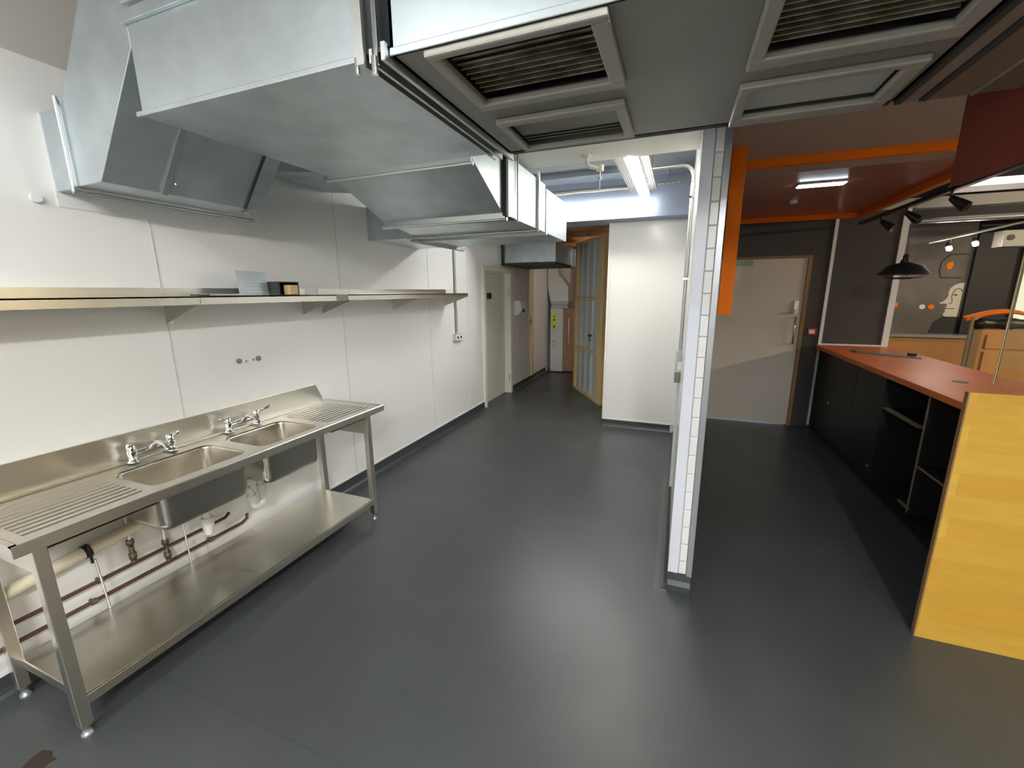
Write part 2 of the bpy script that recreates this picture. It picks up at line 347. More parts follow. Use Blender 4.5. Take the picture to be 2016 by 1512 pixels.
tube_light('fluorescent_light', 'unseen warm fill batten added over the floor to the right of the photographer', (1.6, -1.2, 3.02), (3.0, -1.2, 3.02), M['tubew'])  # invented warm fill for the yellow end board and right side
bl = thing('hall_fill_light', 'small unseen fill lamp added in the hall behind the corrugated panel', 'light', (-0.82, 7.2, 2.1))  # added lamp, hidden by the panel, brightens the dark hall
MB().box(-0.83, -0.80, 7.05, 7.35, 2.0, 2.14).build('base', M['white'], bl)
MB().box(-0.88, -0.83, 7.07, 7.33, 2.01, 2.13).build('diffuser', M['tubeh'], bl, bevel=0.01)
tube_light('fluorescent_light', 'lit warm batten low on the far right side of the servery', (6.3, 2.8, 2.6), (6.3, 5.3, 2.6), M['tubes'])

# ================================================================== DUCTWORK
G = 'galvanised duct sections'
def bolts(mb, pts, r=0.007, h=0.008, ax=1):
    for p in pts:
        q = list(p); q[ax] -= h; mb.tube([q, p], r, 8)
    return mb
# main duct
md = thing('ventilation_duct', 'largest flat bottomed galvanised duct box, hanging overhead at the front', 'duct', (-1.41, 1.6, 2.35), G)
MB().box(-1.914, -0.90, 1.14, 2.04, 2.35, 2.66).build('duct_body', M['galv'], md, bevel=0.003)
MB().box(-1.925, -0.90, 1.125, 1.14, 2.345, 2.362).box(-1.925, -0.90, 1.125, 1.14, 2.645, 2.685).box(-0.915, -0.90, 1.122, 1.14, 2.345, HN-0.01).build('edge_flange', M['galv'], md, bevel=0.002)
fr = MB().tube([(-1.89, 1.12, 2.70), (-1.0, 1.12, 2.70)], 0.008)
fr.build('flange_rod', M['rod'], md)
MB().box(-1.93, -1.0, 2.035, 2.052, 2.33, 2.36).tube([(-1.93, 2.062, 2.328), (-1.0, 2.062, 2.328)], 0.011).build('rear_flange', M['rod'], md)
# left branch
lb = thing('branch_duct', 'galvanised branch duct slanting from the left wall up to the big duct', 'duct', (-2.3, 1.5, 2.148), G)
MB().prism([(-2.44, 2.150), (-2.25, 2.156), (-1.915, 2.575), (-1.915, 2.67), (-1.70, 2.67), (-1.70, HN-0.006), (-1.93, HN-0.006), (-2.42, 2.462), (-2.44, 2.462)], 1, 1.14, 1.87).build('slanted_section', M['galv'], lb, bevel=0.003)
MB().box(W+0.005, -2.44, 1.145, 1.87, 2.148, 2.460).build('wall_spigot', M['galv'], lb, bevel=0.002)
MB().box(-2.445, -2.425, 1.13, 1.90, 2.132, 2.15).tube([(-2.43, 1.125, 2.130), (-2.43, 1.96, 2.130)], 0.009).box(-2.445, -2.425, 1.128, 1.14, 2.15, 2.48).tube([(-2.425, 1.126, 2.13), (-2.425, 1.126, 2.49)], 0.008).build('flange', M['rod'], lb)
MB().prism([(-2.245, 2.148), (-2.215, 2.184), (-1.945, 2.53), (-1.955, 2.54), (-2.235, 2.19), (-2.26, 2.158)], 1, 1.36, 1.385).build('seam_strip', M['rod'], lb)
MB().prism([(-2.24, 2.152), (-1.935, 2.535), (-1.945, 2.54), (-2.25, 2.158)], 1, 1.765, 1.772).build('seam_strip', M['darkgap'], lb)
bolts(MB(), [(-2.20, 1.40, 2.20)], ax=2).build('catch', M['rod'], lb)
MB().box(-2.32, -2.29, 1.80, 1.83, 2.13, 2.15).build('catch', M['rod'], lb)
MB().box(W, W+0.004, 1.14, 2.15, 2.085, 2.46).build('wall_plate', M['trim'], lb)
# transition
tr = thing('duct_transition', 'sloping galvanised section stepping down behind the big flat bottomed duct', 'duct', (-1.45, 2.25, 2.15), G)
MB().hexa([(-1.89,2.055,2.345),(-1.0,2.055,2.345),(-1.0,2.44,2.155),(-1.84,2.44,2.155)], [(-1.89,2.055,2.66),(-1.0,2.055,2.66),(-1.0,2.44,2.50),(-1.84,2.44,2.50)]).build('duct_body', M['galv'], tr)
MB().box(-1.87, -0.995, 2.44, 2.462, 2.125, 2.16).tube([(-1.88, 2.475, 2.125), (-0.985, 2.475, 2.125)], 0.011).build('flange', M['rod'], tr)
MB().box(-1.0, -0.975, 2.44, 2.475, 2.14, 2.60).build('angle_strip', M['darkgap'], tr)
# rear duct
rd = thing('ventilation_duct', 'lower galvanised duct running back towards the hall opening', 'duct', (-1.5, 3.2, 2.15), G)
MB().prism([(-1.84, 2.48), (-1.0, 2.48), (-1.0, 3.30), (-2.12, 3.30)], 2, 2.15, 2.49).build('duct_body', M['galv'], rd)
MB().prism([(-2.12, 3.33), (-1.0, 3.33), (-1.0, 3.97), (-2.12, 3.97)], 2, 2.148, 2.47).build('duct_body', M['galv'], rd)
MB().box(-2.13, -0.99, 3.30, 3.33, 2.13, 2.15).box(-0.998, -0.982, 3.085, 3.12, 2.145, 2.52).tube([(-0.99, 3.10, 2.14), (-0.99, 3.10, 2.53)], 0.010).tube([(-2.12, 3.10, 2.138), (-0.99, 3.10, 2.138)], 0.010).build('flange', M['rod'], rd)
MB().tube([(-0.99, 2.67, 2.13), (-0.99, 2.67, 2.53)], 0.005).build('hanger_rod', M['rod'], rd)
MB().box(-1.9, -0.99, 2.55, 2.64, 2.143, 2.15).build('joint_strip', M['darkgap'], rd)
rb = thing('branch_duct', 'low galvanised branch duct from the left wall into the rear duct', 'duct', (-2.35, 3.6, 2.15), G)
MB().box(W+0.002, -2.14, 3.20, 4.0, 2.152, 2.43).build('duct_body', M['galv'], rb)
MB().box(-2.14, -2.115, 3.20, 4.15, 2.13, 2.152).tube([(-2.128, 3.16, 2.125), (-2.128, 4.10, 2.125)], 0.010).build('flange', M['rod'], rb)
ub = MB().prism([(W+0.002, 2.46), (-2.0, 2.40), (-1.92, 2.40), (-1.92, 2.66), (W+0.002, 2.66)], 1, 2.12, 2.75).build('branch_duct', M['galv'])
tag(ub, 'short galvanised duct stub on the left wall, mostly hidden behind the big duct', 'duct', G)
# hall duct
hd = thing('hall_duct', 'short grey duct box crossing the hall above the white door', 'duct', (-2.1, 6.7, 2.13), G)
MB().box(-2.57, -1.745, 6.30, 7.25, 2.135, 2.42).build('duct_body', M['galv'], hd, bevel=0.003)
MB().box(-2.59, -2.56, 6.26, 6.31, 2.10, 2.44).box(-2.59, -1.73, 6.26, 7.5, 2.10, 2.13).build('flange', M['darkgap'], hd)
MB().box(-1.745, -1.70, 7.25, 7.30, 2.10, 2.44).box(-2.57, -1.74, 7.30, 7.8, 2.12, 2.42).build('rear_section', M['galv'], hd)
ed = thing('elbow_duct', 'silver duct elbow dropping onto the tall grey cabinet', 'duct', (-2.3, 8.9, 1.35), G)
MB().prism([(-2.52, 1.50), (-2.14, 1.50), (-2.14, 1.80), (-2.36, 2.06), (-2.36, 2.30), (-2.58, 2.30), (-2.58, 1.80)], 1, 8.75, 9.1).build('elbow', M['cabface'], ed, bevel=0.006)
MB().box(-2.50, -2.12, 8.72, 9.1, 1.36, 1.40).box(-2.49, -2.15, 8.74, 9.1, 1.40, 1.44).box(-2.50, -2.12, 8.72, 9.1, 1.44, 1.50).build('collar', M['galv'], ed, bevel=0.005)
hc = thing('plant_cabinet', 'tall narrow grey cabinet with a lime label at the end of the hall', 'cabinet', (-2.36, 9.0, 0))
MB().box(-2.50, -2.235, 8.72, 9.0, 0.02, 1.355).build('cabinet_front', M['cabface'], hc, bevel=0.004)
MB().box(-2.233, -1.98, 8.80, 9.0, 0.02, 1.36).build('side_panel', M['cabside'], hc, label='brown side panel')
MB().tube([(-2.12, 8.80, 0.62), (-2.12, 8.77, 0.62), (-2.12, 8.77, 1.14), (-2.12, 8.80, 1.14)], 0.012).build('pull_bar', M['pvcw'], hc)
lbm = MB().box(-2.46, -2.375, 8.712, 8.72, 0.925, 1.27).build('label', M['lime'], hc, label='lime green vertical label')
for q0 in ((-2.435, -2.40, 0.96, 1.00), (-2.43, -2.40, 1.10, 1.14), (-2.425, -2.41, 1.17, 1.21)): MB().box(q0[0], q0[1], 8.709, 8.712, q0[2], q0[3]).build('printed_mark', M['blackink'], lbm)
MB().tube([(-2.42, 8.70, 0.585), (-2.42, 8.72, 0.585)], 0.022, 16).build('lock', M['chrome'], hc)
MB().box(-2.445, -2.40, 8.71, 8.72, 0.655, 0.675).build('badge', M['brass'], hc)
struct('wall_hall', MB().box(-2.2, -1.3, 9.3, 9.35, 0.0, 0.08), M['trim'])
# timber framed corrugated panel, leaning across the end of the opening
A = Vector((-1.665, 7.42, 0)); B = Vector((-1.00, 6.30, 0)); D = (B-A); L_ = D.length; D.normalize(); N = Vector((-D.y, D.x, 0))
tf = thing('timber_frame_panel', 'pine framed corrugated steel panel standing at an angle in the hall', 'panel', tuple((A+B)/2))
def fb(a0, a1, z0, z1, t0=-0.03, t1=0.03):
    lo = [A+D*a0+N*t0, A+D*a1+N*t0, A+D*a1+N*t1, A+D*a0+N*t1]
    return [tuple(v+Vector((0,0,z0))) for v in lo], [tuple(v+Vector((0,0,z1))) for v in lo]
for a0, a1 in ((0, 0.085), (L_-0.16, L_)):
    MB().hexa(*fb(a0, a1, 0, 2.50)).build('stile', M['timber'], tf, bevel=0.002)
for z0, z1, dz in ((0.0, 0.045, 0), (0.74, 0.785, 0), (1.56, 1.60, 0), (2.45, 2.50, 0)):
    MB().hexa(*fb(0.085, L_-0.16, z0, z1)).build('rail', M['timber'], tf, bevel=0.002)
cs = MB(); n = 60; vs = []
for i in range(n+1):
    a = 0.085 + (L_-0.245)*i/n; ph = (a*3.6) % 1.0
    t = 0.012 if ph < 0.35 else (-0.012 if 0.5 < ph < 0.85 else (0.012-0.024*(ph-0.35)/0.15 if ph <= 0.5 else -0.012+0.024*(ph-0.85)/0.15))
    p = A+D*a+N*(0.012+t); vs += [tuple(p), tuple(p+Vector((0,0,2.47)))]
cs.add([(x,y,z+0.02) for x,y,z in vs], [(2*i,2*i+2,2*i+3,2*i+1) for i in range(n)]); cs.build('corrugated_sheet', M['corr'], tf, fix=False)
q = A+D*0.80-N*0.02
lk = MB().box(q.x-0.03, q.x+0.03, q.y-0.03, q.y-0.0, 1.0, 1.035).box(q.x-0.008, q.x+0.008, q.y-0.035, q.y-0.01, 0.92, 1.0).build('latch', M['dark'], tf)

# ================================================================== CANOPY WITH GRILLES
cx0, cx1, cy0, cy1, cz = -0.80, 0.66, 1.14, 2.05, 2.35
cn = thing('extraction_canopy', 'grey overhead extraction canopy with four louvred grilles', 'canopy', (-0.07, 1.6, cz))
gr = [(-0.70, -0.20, 1.145, 1.535), (-0.705, -0.22, 1.655, 2.01), (0.137, 0.63, 1.145, 1.575), (0.136, 0.62, 1.69, 2.04)]
op = [(-0.665, -0.247, 1.175, 1.49), (-0.68, -0.258, 1.70, 1.985), (0.177, 0.582, 1.18, 1.515), (0.172, 0.575, 1.725, 1.967)]
# sheet with openings, built from strips
xs = sorted({cx0, cx1, *[o[0] for o in op], *[o[1] for o in op]}); ys = sorted({cy0, cy1, *[o[2] for o in op], *[o[3] for o in op]})
sh = MB()
for i in range(len(xs)-1):
    for j in range(len(ys)-1):
        mx, my = (xs[i]+xs[i+1])/2, (ys[j]+ys[j+1])/2
        if any(o[0] < mx < o[1] and o[2] < my < o[3] for o in op): continue
        sh.add([(xs[i],ys[j],cz),(xs[i+1],ys[j],cz),(xs[i+1],ys[j+1],cz),(xs[i],ys[j+1],cz)], [(0,3,2,1)])
sh.build('underside', M['canopy'], cn, fix=False)
MB().box(cx0, cx1, cy0, cy0+0.01, cz, HN).build('front_panel', M['galv'], cn)
MB().box(cx0, cx1, cy0-0.006, cy0, cz-0.004, cz+0.016).build('front_lip', M['galv'], cn, bevel=0.002)
MB().box(cx0, cx1, cy1, cy1+0.05, cz+0.005, cz+0.03).build('rear_channel', M['darkgap'], cn)
MB().box(cx0, cx1, cy1-0.01, cy1, cz, HN).build('rear_panel', M['canopy'], cn)
MB().box(cx1-0.01, cx1, cy0, cy1, cz, HN).build('side_panel', M['canopy'], cn)
MB().box(cx0, cx0+0.01, cy0, cy1, cz, HN).build('side_panel', M['canopy'], cn)
for sx in (-0.63, -0.30): bolts(MB(), [(sx, 1.155, cz)], ax=2).build('screw', M['chrome'], cn)
glab = ['greasy louvred grille nearest the big duct, front left of the canopy', 'plain louvred grille at the rear left of the canopy',
        'yellow stained louvred grille at the front right of the canopy', 'pale clean louvred grille at the rear right of the canopy']
for gi, (g, o) in enumerate(zip(gr, op)):
    t = thing('ceiling_grille', glab[gi], 'grille', ((g[0]+g[1])/2, (g[2]+g[3])/2, cz), 'canopy grilles')
    f = MB()
    f.box(g[0], g[1], g[2], o[2], cz-0.022, cz); f.box(g[0], g[1], o[3], g[3], cz-0.022, cz)
    f.box(g[0], o[0], o[2], o[3], cz-0.022, cz); f.box(o[1], g[1], o[2], o[3], cz-0.022, cz)
    f.build('frame', M['canopyw'], t, bevel=0.006)
    MB().box(o[0], o[1], o[2], o[3], cz+0.09, cz+0.10).build('back_plate', M['darkgap'] if gi in (0, 2) else M['slat'], t)
    ns = 10 if gi == 0 else (12 if gi == 2 else 9); sl = MB(); pitch = (o[3]-o[2])/ns
    if gi == 1: sl.box(o[0], o[1], o[2], o[3]-pitch*2.6, cz+0.012, cz+0.016)
    for k in range(ns):
        if gi == 1 and k < 6: continue
        if gi == 3:
            sl.prism([(o[2]+pitch*k, cz+0.014), (o[2]+pitch*(k+.85), cz+0.010), (o[2]+pitch*(k+1), cz+0.014), (o[2]+pitch*(k+1), cz+0.017), (o[2]+pitch*k, cz+0.017)], 0, o[0], o[1]); continue
        y = o[2]+pitch*(k+0.15)
        if gi == 0 and k < 4: wd, dz = pitch*0.98, 0.010
        elif gi in (0, 2): wd, dz = pitch*0.42, 0.03
        else: wd, dz = pitch*0.90, 0.012
        y2 = y+wd
        sl.prism([(y, cz+0.012), (y+0.003, cz+0.010), (y2, cz+0.010+dz), (y2, cz+0.013+dz)], 0, o[0], o[1])
    sl.build('louvres', M['slatd'] if gi in (0, 2) else (M['slatl'] if gi == 3 else M['slat']), t)
# struts between duct and canopy
ch = thing('strut_channel', 'slotted steel strut rails filling the gap between duct and canopy', 'rail', (-0.85, 1.6, 2.34))
MB().box(-0.895, -0.885, 1.125, 2.09, 2.335, 2.37).box(-0.862, -0.852, 1.125, 2.09, 2.335, 2.37).box(-0.815, -0.802, 1.115, 2.11, 2.33, 2.375).build('rail', M['rod'], ch)
MB().box(-0.895, -0.802, 1.13, 2.09, 2.36, 2.372).build('channel_bed', M['darkgap'], ch)
MB().tube([(-0.84, 1.128, 2.33), (-0.84, 1.128, HN)], 0.008).tube([(-0.84, 1.118, 2.30), (-0.84, 1.118, 2.345)], 0.009).tube([(-0.90, 1.118, 2.31), (-0.90, 1.118, 2.35)], 0.007).build('threaded_rod', M['chrome'], ch)
MB().box(-0.90, -0.872, 1.112, 1.124, 2.33, HN).build('slotted_upright', M['rod'], ch)
# right-hand rails and boards beside the canopy
rc = thing('canopy_rail', 'pair of dark rails along the right edge of the canopy', 'rail', (0.70, 1.6, 2.35))
MB().box(0.665, 0.685, 0.7, 2.06, 2.34, 2.38).box(0.735, 0.755, 0.7, 2.06, 2.34, 2.38).build('dark_rail', M['darkgap'], rc)
MB().box(0.69, 0.73, 0.7, 2.06, 2.345, 2.37).build('grey_rail', M['slat'], rc)
struct('trim_6', MB().box(0.76, 1.02, 0.4, 2.10, 2.355, 2.42), M['brownboard'])
struct('trim_6', MB().box(0.89, 0.895, 0.4, 2.10, 2.350, 2.355), M['canopyw'])
struct('trim_6', MB().box(0.76, 1.86, 2.06, 2.12, 2.42, HN), M['brownboard'])

# ================================================================== PIPE, TRAYS OVER THE HALL
def perforated(name, label, x0, x1, y0, y1, z, along):
    mb = MB(); cells = []
    n = int((y1-y0 if along == 'y' else x1-x0)/0.045)
    m_ = 3; hs = 0.35
    for i in range(n):
        for j in range(m_):
            if along == 'y': a0, a1 = y0+(y1-y0)*i/n, y0+(y1-y0)*(i+1)/n; b0, b1 = x0+(x1-x0)*j/m_, x0+(x1-x0)*(j+1)/m_
            else: a0, a1 = x0+(x1-x0)*i/n, x0+(x1-x0)*(i+1)/n; b0, b1 = y0+(y1-y0)*j/m_, y0+(y1-y0)*(j+1)/m_
            da, db = (a1-a0)*0.28, (b1-b0)*0.28
            q = [(a0,b0),(a1,b0),(a1,b1),(a0,b1),(a0+da,b0+db),(a1-da,b0+db),(a1-da,b1-db),(a0+da,b1-db)]
            vs = [((b, a, z) if along == 'y' else (a, b, z)) for a, b in q]
            mb.add(vs, [(0,1,5,4),(1,2,6,5),(2,3,7,6),(3,0,4,7)])
    if along == 'y': mb.box(x0+0.03, x0+0.036, y1-0.25, y1-0.244, z, HC)
    else: mb.box(x0+0.10, x0+0.106, y0+0.03, y0+0.036, z, HC)
    if along == 'y': mb.box(x0-0.002, x0, y0, y1, z, z+0.015).box(x1, x1+0.002, y0, y1, z, z+0.015)
    else: mb.box(x0, x1, y0-0.002, y0, z, z+0.015).box(x0, x1, y1, y1+0.002, z, z+0.015)
    return tag(mb.build(name, M['tray'], fix=False), label, 'cable tray', 'perforated cable trays')
perforated('cable_tray', 'perforated cable tray on the left of the lengthwise light', -0.500, -0.440, 3.05, 4.5, 2.62, 'y')
perforated('cable_tray', 'perforated cable tray on the right of the lengthwise light', -0.325, -0.265, 3.05, 4.4, 2.62, 'y')
perforated('cable_tray', 'short perforated cable tray crossing to the tiled partition', -0.27, 0.05, 4.72, 4.80, 2.74, 'x')
perforated('cable_tray', 'long perforated cable tray above the crosswise light', -1.9, -0.56, 4.72, 4.80, 2.74, 'x')
MBt = MB()
pts = [(-1.9, 4.725, 2.729)]+[(-1.9+1.35*i/12, 4.725, 2.727+0.003*math.sin(i*1.9)) for i in range(1, 13)]
tag(MBt.tube(pts, 0.013).build('cable_bundle', M['pvcw']), 'pale cable run clipped along the long perforated tray', 'cable')
sp = thing('pipe_drop', 'small painted pipe elbow with a hanging rod behind the rear left grille', 'pipe', (-0.56, 2.95, 2.5))
MB().tube([(-0.60, 2.86, 2.53), (-0.60, 2.86, 2.49), (-0.585, 2.88, 2.47), (-0.53, 2.95, 2.47)], 0.013).tube([(-0.60, 2.86, 2.515), (-0.60, 2.86, 2.53)], 0.028).build('pipe_elbow', M['beam'], sp)
MB().tube([(-0.53, 2.95, 2.455), (-0.53, 2.95, 2.49)], 0.024).build('collar', M['beam'], sp)
hr = MB().tube([(-0.525, 3.02, 2.88), (-0.525, 3.02, 2.33)], 0.004); 
MB().tube([(-0.53, 2.955, 2.46), (-0.53, 2.955, 2.335)], 0.0035).box(-0.54, -0.52, 2.95, 2.96, 2.41, 2.418).build('hanging_rod', M['rod'], sp)

# conduits on the partition's left face
cy = 3.5
cp = thing('conduit', 'galvanised conduit bending over and running down the side of the tiled partition', 'pipe', (0.04, cy, 1.25))
path = [(-0.245, 3.5, 2.575), (-0.06, 3.5, 2.575)] + arc((-0.045, 3.5, 2.49), 0.085, 90, 0, (0, 2)) + [(0.040, 3.5, 1.245)]
MB().tube(path, 0.0125).build('pipe', M['rod'], cp)
MB().tube([(0.041, 3.5, 1.80), (0.041, 3.5, 2.45)], 0.016).build('thicker_pipe', M['rod'], cp)
for zz in (1.78, 2.35): MB().box(0.020, 0.055, 3.485, 3.515, zz, zz+0.015).build('clip', M['chrome'], cp)
so = thing('isolator_switch', 'small metal switch box where the partition conduit ends', 'switch', (0.03, 3.5, 1.16))
MB().box(0.012, 0.055, 3.46, 3.54, 1.165, 1.24).build('box', M['rod'], so, bevel=0.003)
MB().tube([(0.018, 3.44, 1.10), (0.018, 3.44, 1.22)], 0.010).build('cable_gland', M['pvcw'], so)
sb = MB().box(0.010, 0.055, 3.46, 3.56, 1.0, 1.085).build('socket_box', M['slat'], bevel=0.003); tag(sb, 'grey socket box below the switch on the partition side', 'socket')
tk = MB().box(0.035, 0.055, 3.48, 3.52, 0.12, 1.0).build('cable_trunking', M['trim']); tag(tk, 'white trunking running down from the grey socket box', 'trunking')

# ================================================================== LEFT WALL FITTINGS
cw = thing('conduit', 'vertical grey conduit on the left wall beside the shelf end', 'pipe', (W+0.02, 4.72, 1.2))
MB().tube([(W+0.018, 4.735, 2.45), (W+0.018, 4.735, 1.20)], 0.014).build('pipe', M['steelgrey'], cw)
MB().box(W, W+0.03, 4.71, 4.76, 1.60, 1.62).build('clip', M['trim'], cw)
sk = thing('wall_socket', 'metal double wall socket at the foot of the left wall conduit', 'socket', (W, 4.76, 1.1))
MB().box(W, W+0.04, 4.66, 4.86, 1.10, 1.19).build('socket_box', M['rod'], sk, bevel=0.005)
MB().box(W+0.04, W+0.045, 4.67, 4.85, 1.105, 1.185).build('face_plate', M['doorw'], sk, bevel=0.002)
for sy in (4.70, 4.78): MB().box(W+0.045, W+0.048, sy, sy+0.03, 1.13, 1.16).build('socket_hole', M['dark'], sk)
sd = thing('soap_dispenser', 'white dispenser on the grey wall just past the white door', 'dispenser', (W, 6.95, 1.3))
MB().prism([(W, 1.30), (W+0.10, 1.33), (W+0.13, 1.42), (W+0.11, 1.56), (W, 1.56)], 1, 6.82, 7.05).build('cover', M['white'], sd, bevel=0.01)
MB().box(W+0.11, W+0.135, 6.90, 6.97, 1.36, 1.42).build('push_button', M['dark'], sd)
hcn = MB().tube([(W+0.02, 7.55, 2.10), (W+0.02, 7.55, 1.20)], 0.013).box(W, W+0.05, 7.50, 7.62, 1.10, 1.20).build('conduit', M['rod']); tag(hcn, 'thin conduit with a small switch box on the grey hall wall', 'pipe')
for i, (y, z, mt) in enumerate([(1.861, 1.28, 'slat'), (1.906, 1.273, 'trim'), (1.956, 1.275, 'trim'), (1.997, 1.278, 'slat')]):
    t = thing('pipe_plug', ['grey wall plug above the right basin, first from the left', 'white ringed wall plug above the right basin, second from the left', 'white ringed wall plug above the right basin, third from the left', 'grey wall plug above the right basin, last on the right'][i], 'plug', (W, y, z), 'wall plugs above the sink')
    MB().tube([(W, y, z), (W+0.008, y, z)], 0.017, 20).build('ring', M[mt], t)
    MB().tube([(W+0.008, y, z), (W+0.010, y, z)], 0.007, 12).build('hole', M['slat'], t)
wn = MB().tube([(W, 1.068, 2.107), (W+0.02, 1.068, 2.107)], 0.018, 16); tag(wn.build('blanking_cap', M['trim']), 'small white blanking cap below the slanted branch duct', 'cap')

# wall shelves
def shelf(label, y0, y1, brackets, items=None):
    t = thing('wall_shelf', label, 'shelf', (W, (y0+y1)/2, 1.65), 'stainless wall shelves')
    MB().box(W, -2.30, y0, y1, 1.683, 1.69).box(-2.307, -2.30, y0, y1, 1.648, 1.69).box(-2.30, -2.285, y0, y1, 1.648, 1.652).build('shelf_top', M['inox'], t)
    MB().box(W, W+0.006, y0, y1, 1.69, 1.735).build('upstand', M['inox'], t)
    for y in brackets:
        MB().prism([(W, 1.545), (-2.30, 1.650), (-2.30, 1.683), (W, 1.683)], 1, y-0.0015, y+0.0015).box(W, W+0.004, y, y+0.03, 1.545, 1.683).build('bracket', M['inox'], t)
    return t
shelf('long stainless wall shelf above the sink, nearest the camera', -1.2, 2.44, [0.10, 1.49, 2.41])
shelf('further stainless wall shelf ending beside the wall conduit', 2.56, 4.52, [2.60, 3.50, 4.50])
jp = MB().box(-2.311, -2.300, 2.442, 2.558, 1.646, 1.691).build('joining_plate', M['slat']); tag(jp, 'small dark steel plate joining the two wall shelves at their front edge', 'plate')
# things on the shelf
pp = MB(); nx, nz = 14, 7; y0, y1, z0, z1 = 1.80, 2.005, 1.692, 1.835; xa = -2.42
def pt(y, z): return (xa-0.10*(z-z0)-0.06*(y-y0), y, z)
for i in range(nx):
    for j in range(nz):
        a0, a1 = y0+(y1-y0)*i/nx, y0+(y1-y0)*(i+1)/nx; b0, b1 = z0+(z1-z0)*j/nz, z0+(z1-z0)*(j+1)/nz
        if j < 4 and i > 2:
            da, db = (a1-a0)*.33, (b1-b0)*.38
            q = [(a0,b0),(a1,b0),(a1,b1),(a0,b1),(a0+da,b0+db),(a1-da,b0+db),(a1-da,b1-db),(a0+da,b1-db)]
            pp.add([pt(*r) for r in q], [(0,1,5,4),(1,2,6,5),(2,3,7,6),(3,0,4,7)])
        else: pp.add([pt(a0,b0), pt(a1,b0), pt(a1,b1), pt(a0,b1)], [(0,1,2,3)])
ppo = pp.build('perforated_plate', M['galv'], fix=False); sm = ppo.modifiers.new('solid', 'SOLIDIFY'); sm.thickness = 0.002
tag(ppo, 'upright perforated metal plate standing on the long wall shelf', 'plate')
bx = thing('cardboard_box', 'dark open box lying on the long wall shelf beside the perforated plate', 'box', (-2.42, 2.10, 1.69))
MB().box(-2.52, -2.36, 2.02, 2.03, 1.69, 1.775).box(-2.52, -2.36, 2.165, 2.175, 1.69, 1.775).box(-2.52, -2.36, 2.03, 2.165, 1.769, 1.775).box(-2.52, -2.51, 2.03, 2.165, 1.69, 1.769).box(-2.51, -2.36, 2.03, 2.165, 1.69, 1.694).build('shell', M['dark'], bx)
pb = MB().box(-2.40, -2.345, 2.09, 2.155, 1.694, 1.755).build('wood_block', M['timber'], bevel=0.003); tag(pb, 'pale block poking out of the dark box on the shelf', 'block')
ftm = MB().box(-2.50, -2.35, 1.62, 1.79, 1.692, 1.702).build('flat_tray', M['galv'], bevel=0.002); tag(ftm, 'flat metal sheet lying on the shelf left of the perforated plate', 'tray')
ftd = MB().box(-2.47, -2.40, 1.55, 1.61, 1.692, 1.699).build('dark_offcut', M['dark'], bevel=0.002); tag(ftd, 'small dark flat scrap at the left end of the metal sheet on the shelf', 'scrap')

# ================================================================== SINK UNIT
ZT = 0.87; X0, X1, Y0, Y1 = -2.598, -2.04, 0.575, 2.545
su = thing('sink_unit', 'freestanding stainless double bowl sink with drainers and undershelf', 'sink', (-2.3, 1.56, 0))
bas = [(-2.455, -2.115, 1.045, 1.500, 0.0), (-2.455, -2.105, 1.575, 1.985, 0.0)]
def rrect(x0, x1, y0, y1, r, n=6):
    out = []
    for cx, cyy, a in ((x1-r, y0+r, -90), (x1-r, y1-r, 0), (x0+r, y1-r, 90), (x0+r, y0+r, 180)):
        for i in range(n+1):
            t = math.radians(a+90*i/n); out.append((cx+r*math.cos(t), cyy+r*math.sin(t)))
    return out
# worktop with two rounded openings
bm = bmesh.new()
def ring(pts, z): return [bm.verts.new((x, y, z)) for x, y in pts]
def loop(vs): return [bm.edges.new((vs[i], vs[(i+1) % len(vs)])) for i in range(len(vs))]
edges = []
outer = ring([(X0, Y0), (X1, Y0), (X1, Y1), (X0, Y1)], ZT-0.006); edges += loop(outer)
rims = []
for b in bas:
    rv = ring(rrect(b[0], b[1], b[2], b[3], 0.055), ZT-0.006); rims.append(rv); edges += loop(rv)
bmesh.ops.triangle_fill(bm, edges=edges, use_beauty=True)
for f in list(bm.faces):
    c = f.calc_center_median()
    if any(b[0]+0.01 < c.x < b[1]-0.01 and b[2]+0.01 < c.y < b[3]-0.01 for b in bas) and all(any((v in r) for r in rims) for v in f.verts):
        if len({0 if v in rims[0] else 1 for v in f.verts}) == 1: bm.faces.remove(f)
bmesh.ops.recalc_face_normals(bm, faces=bm.faces)
if sum(f.normal.z for f in bm.faces) < 0: bmesh.ops.reverse_faces(bm, faces=bm.faces)
me = bpy.data.meshes.new('worktop'); 
for v in bm.verts: v.co -= Vector(su.location)
bm.to_mesh(me); bm.free(); me.materials.append(M['inox'])
wt = bpy.data.objects.new('worktop', me); COL.objects.link(wt); wt.parent = su
# raised rim and apron lip
MB().prism([(X1-0.022, ZT-0.006), (X1-0.016, ZT), (X1, ZT), (X1+0.003, ZT-0.004), (X1+0.003, ZT-0.045), (X1-0.004, ZT-0.045), (X1-0.004, ZT-0.008)], 1, Y0, Y1).build('front_edge', M['inox'], su)
MB().prism([(Y0+0.022, ZT-0.006), (Y0+0.016, ZT), (Y0, ZT), (Y0, ZT-0.045), (Y0+0.004, ZT-0.045), (Y0+0.004, ZT-0.008)], 0, X0, X1).build('side_edge', M['inox'], su)
MB().prism([(Y1-0.022, ZT-0.006), (Y1-0.016, ZT), (Y1, ZT), (Y1, ZT-0.045), (Y1-0.004, ZT-0.045), (Y1-0.004, ZT-0.008)], 0, X0, X1).build('side_edge', M['inox'], su)
MB().box(X0, X0+0.055, Y0, Y1-0.1, ZT-0.006, ZT+0.004).build('rear_ledge', M['inox'], su, bevel=0.003)
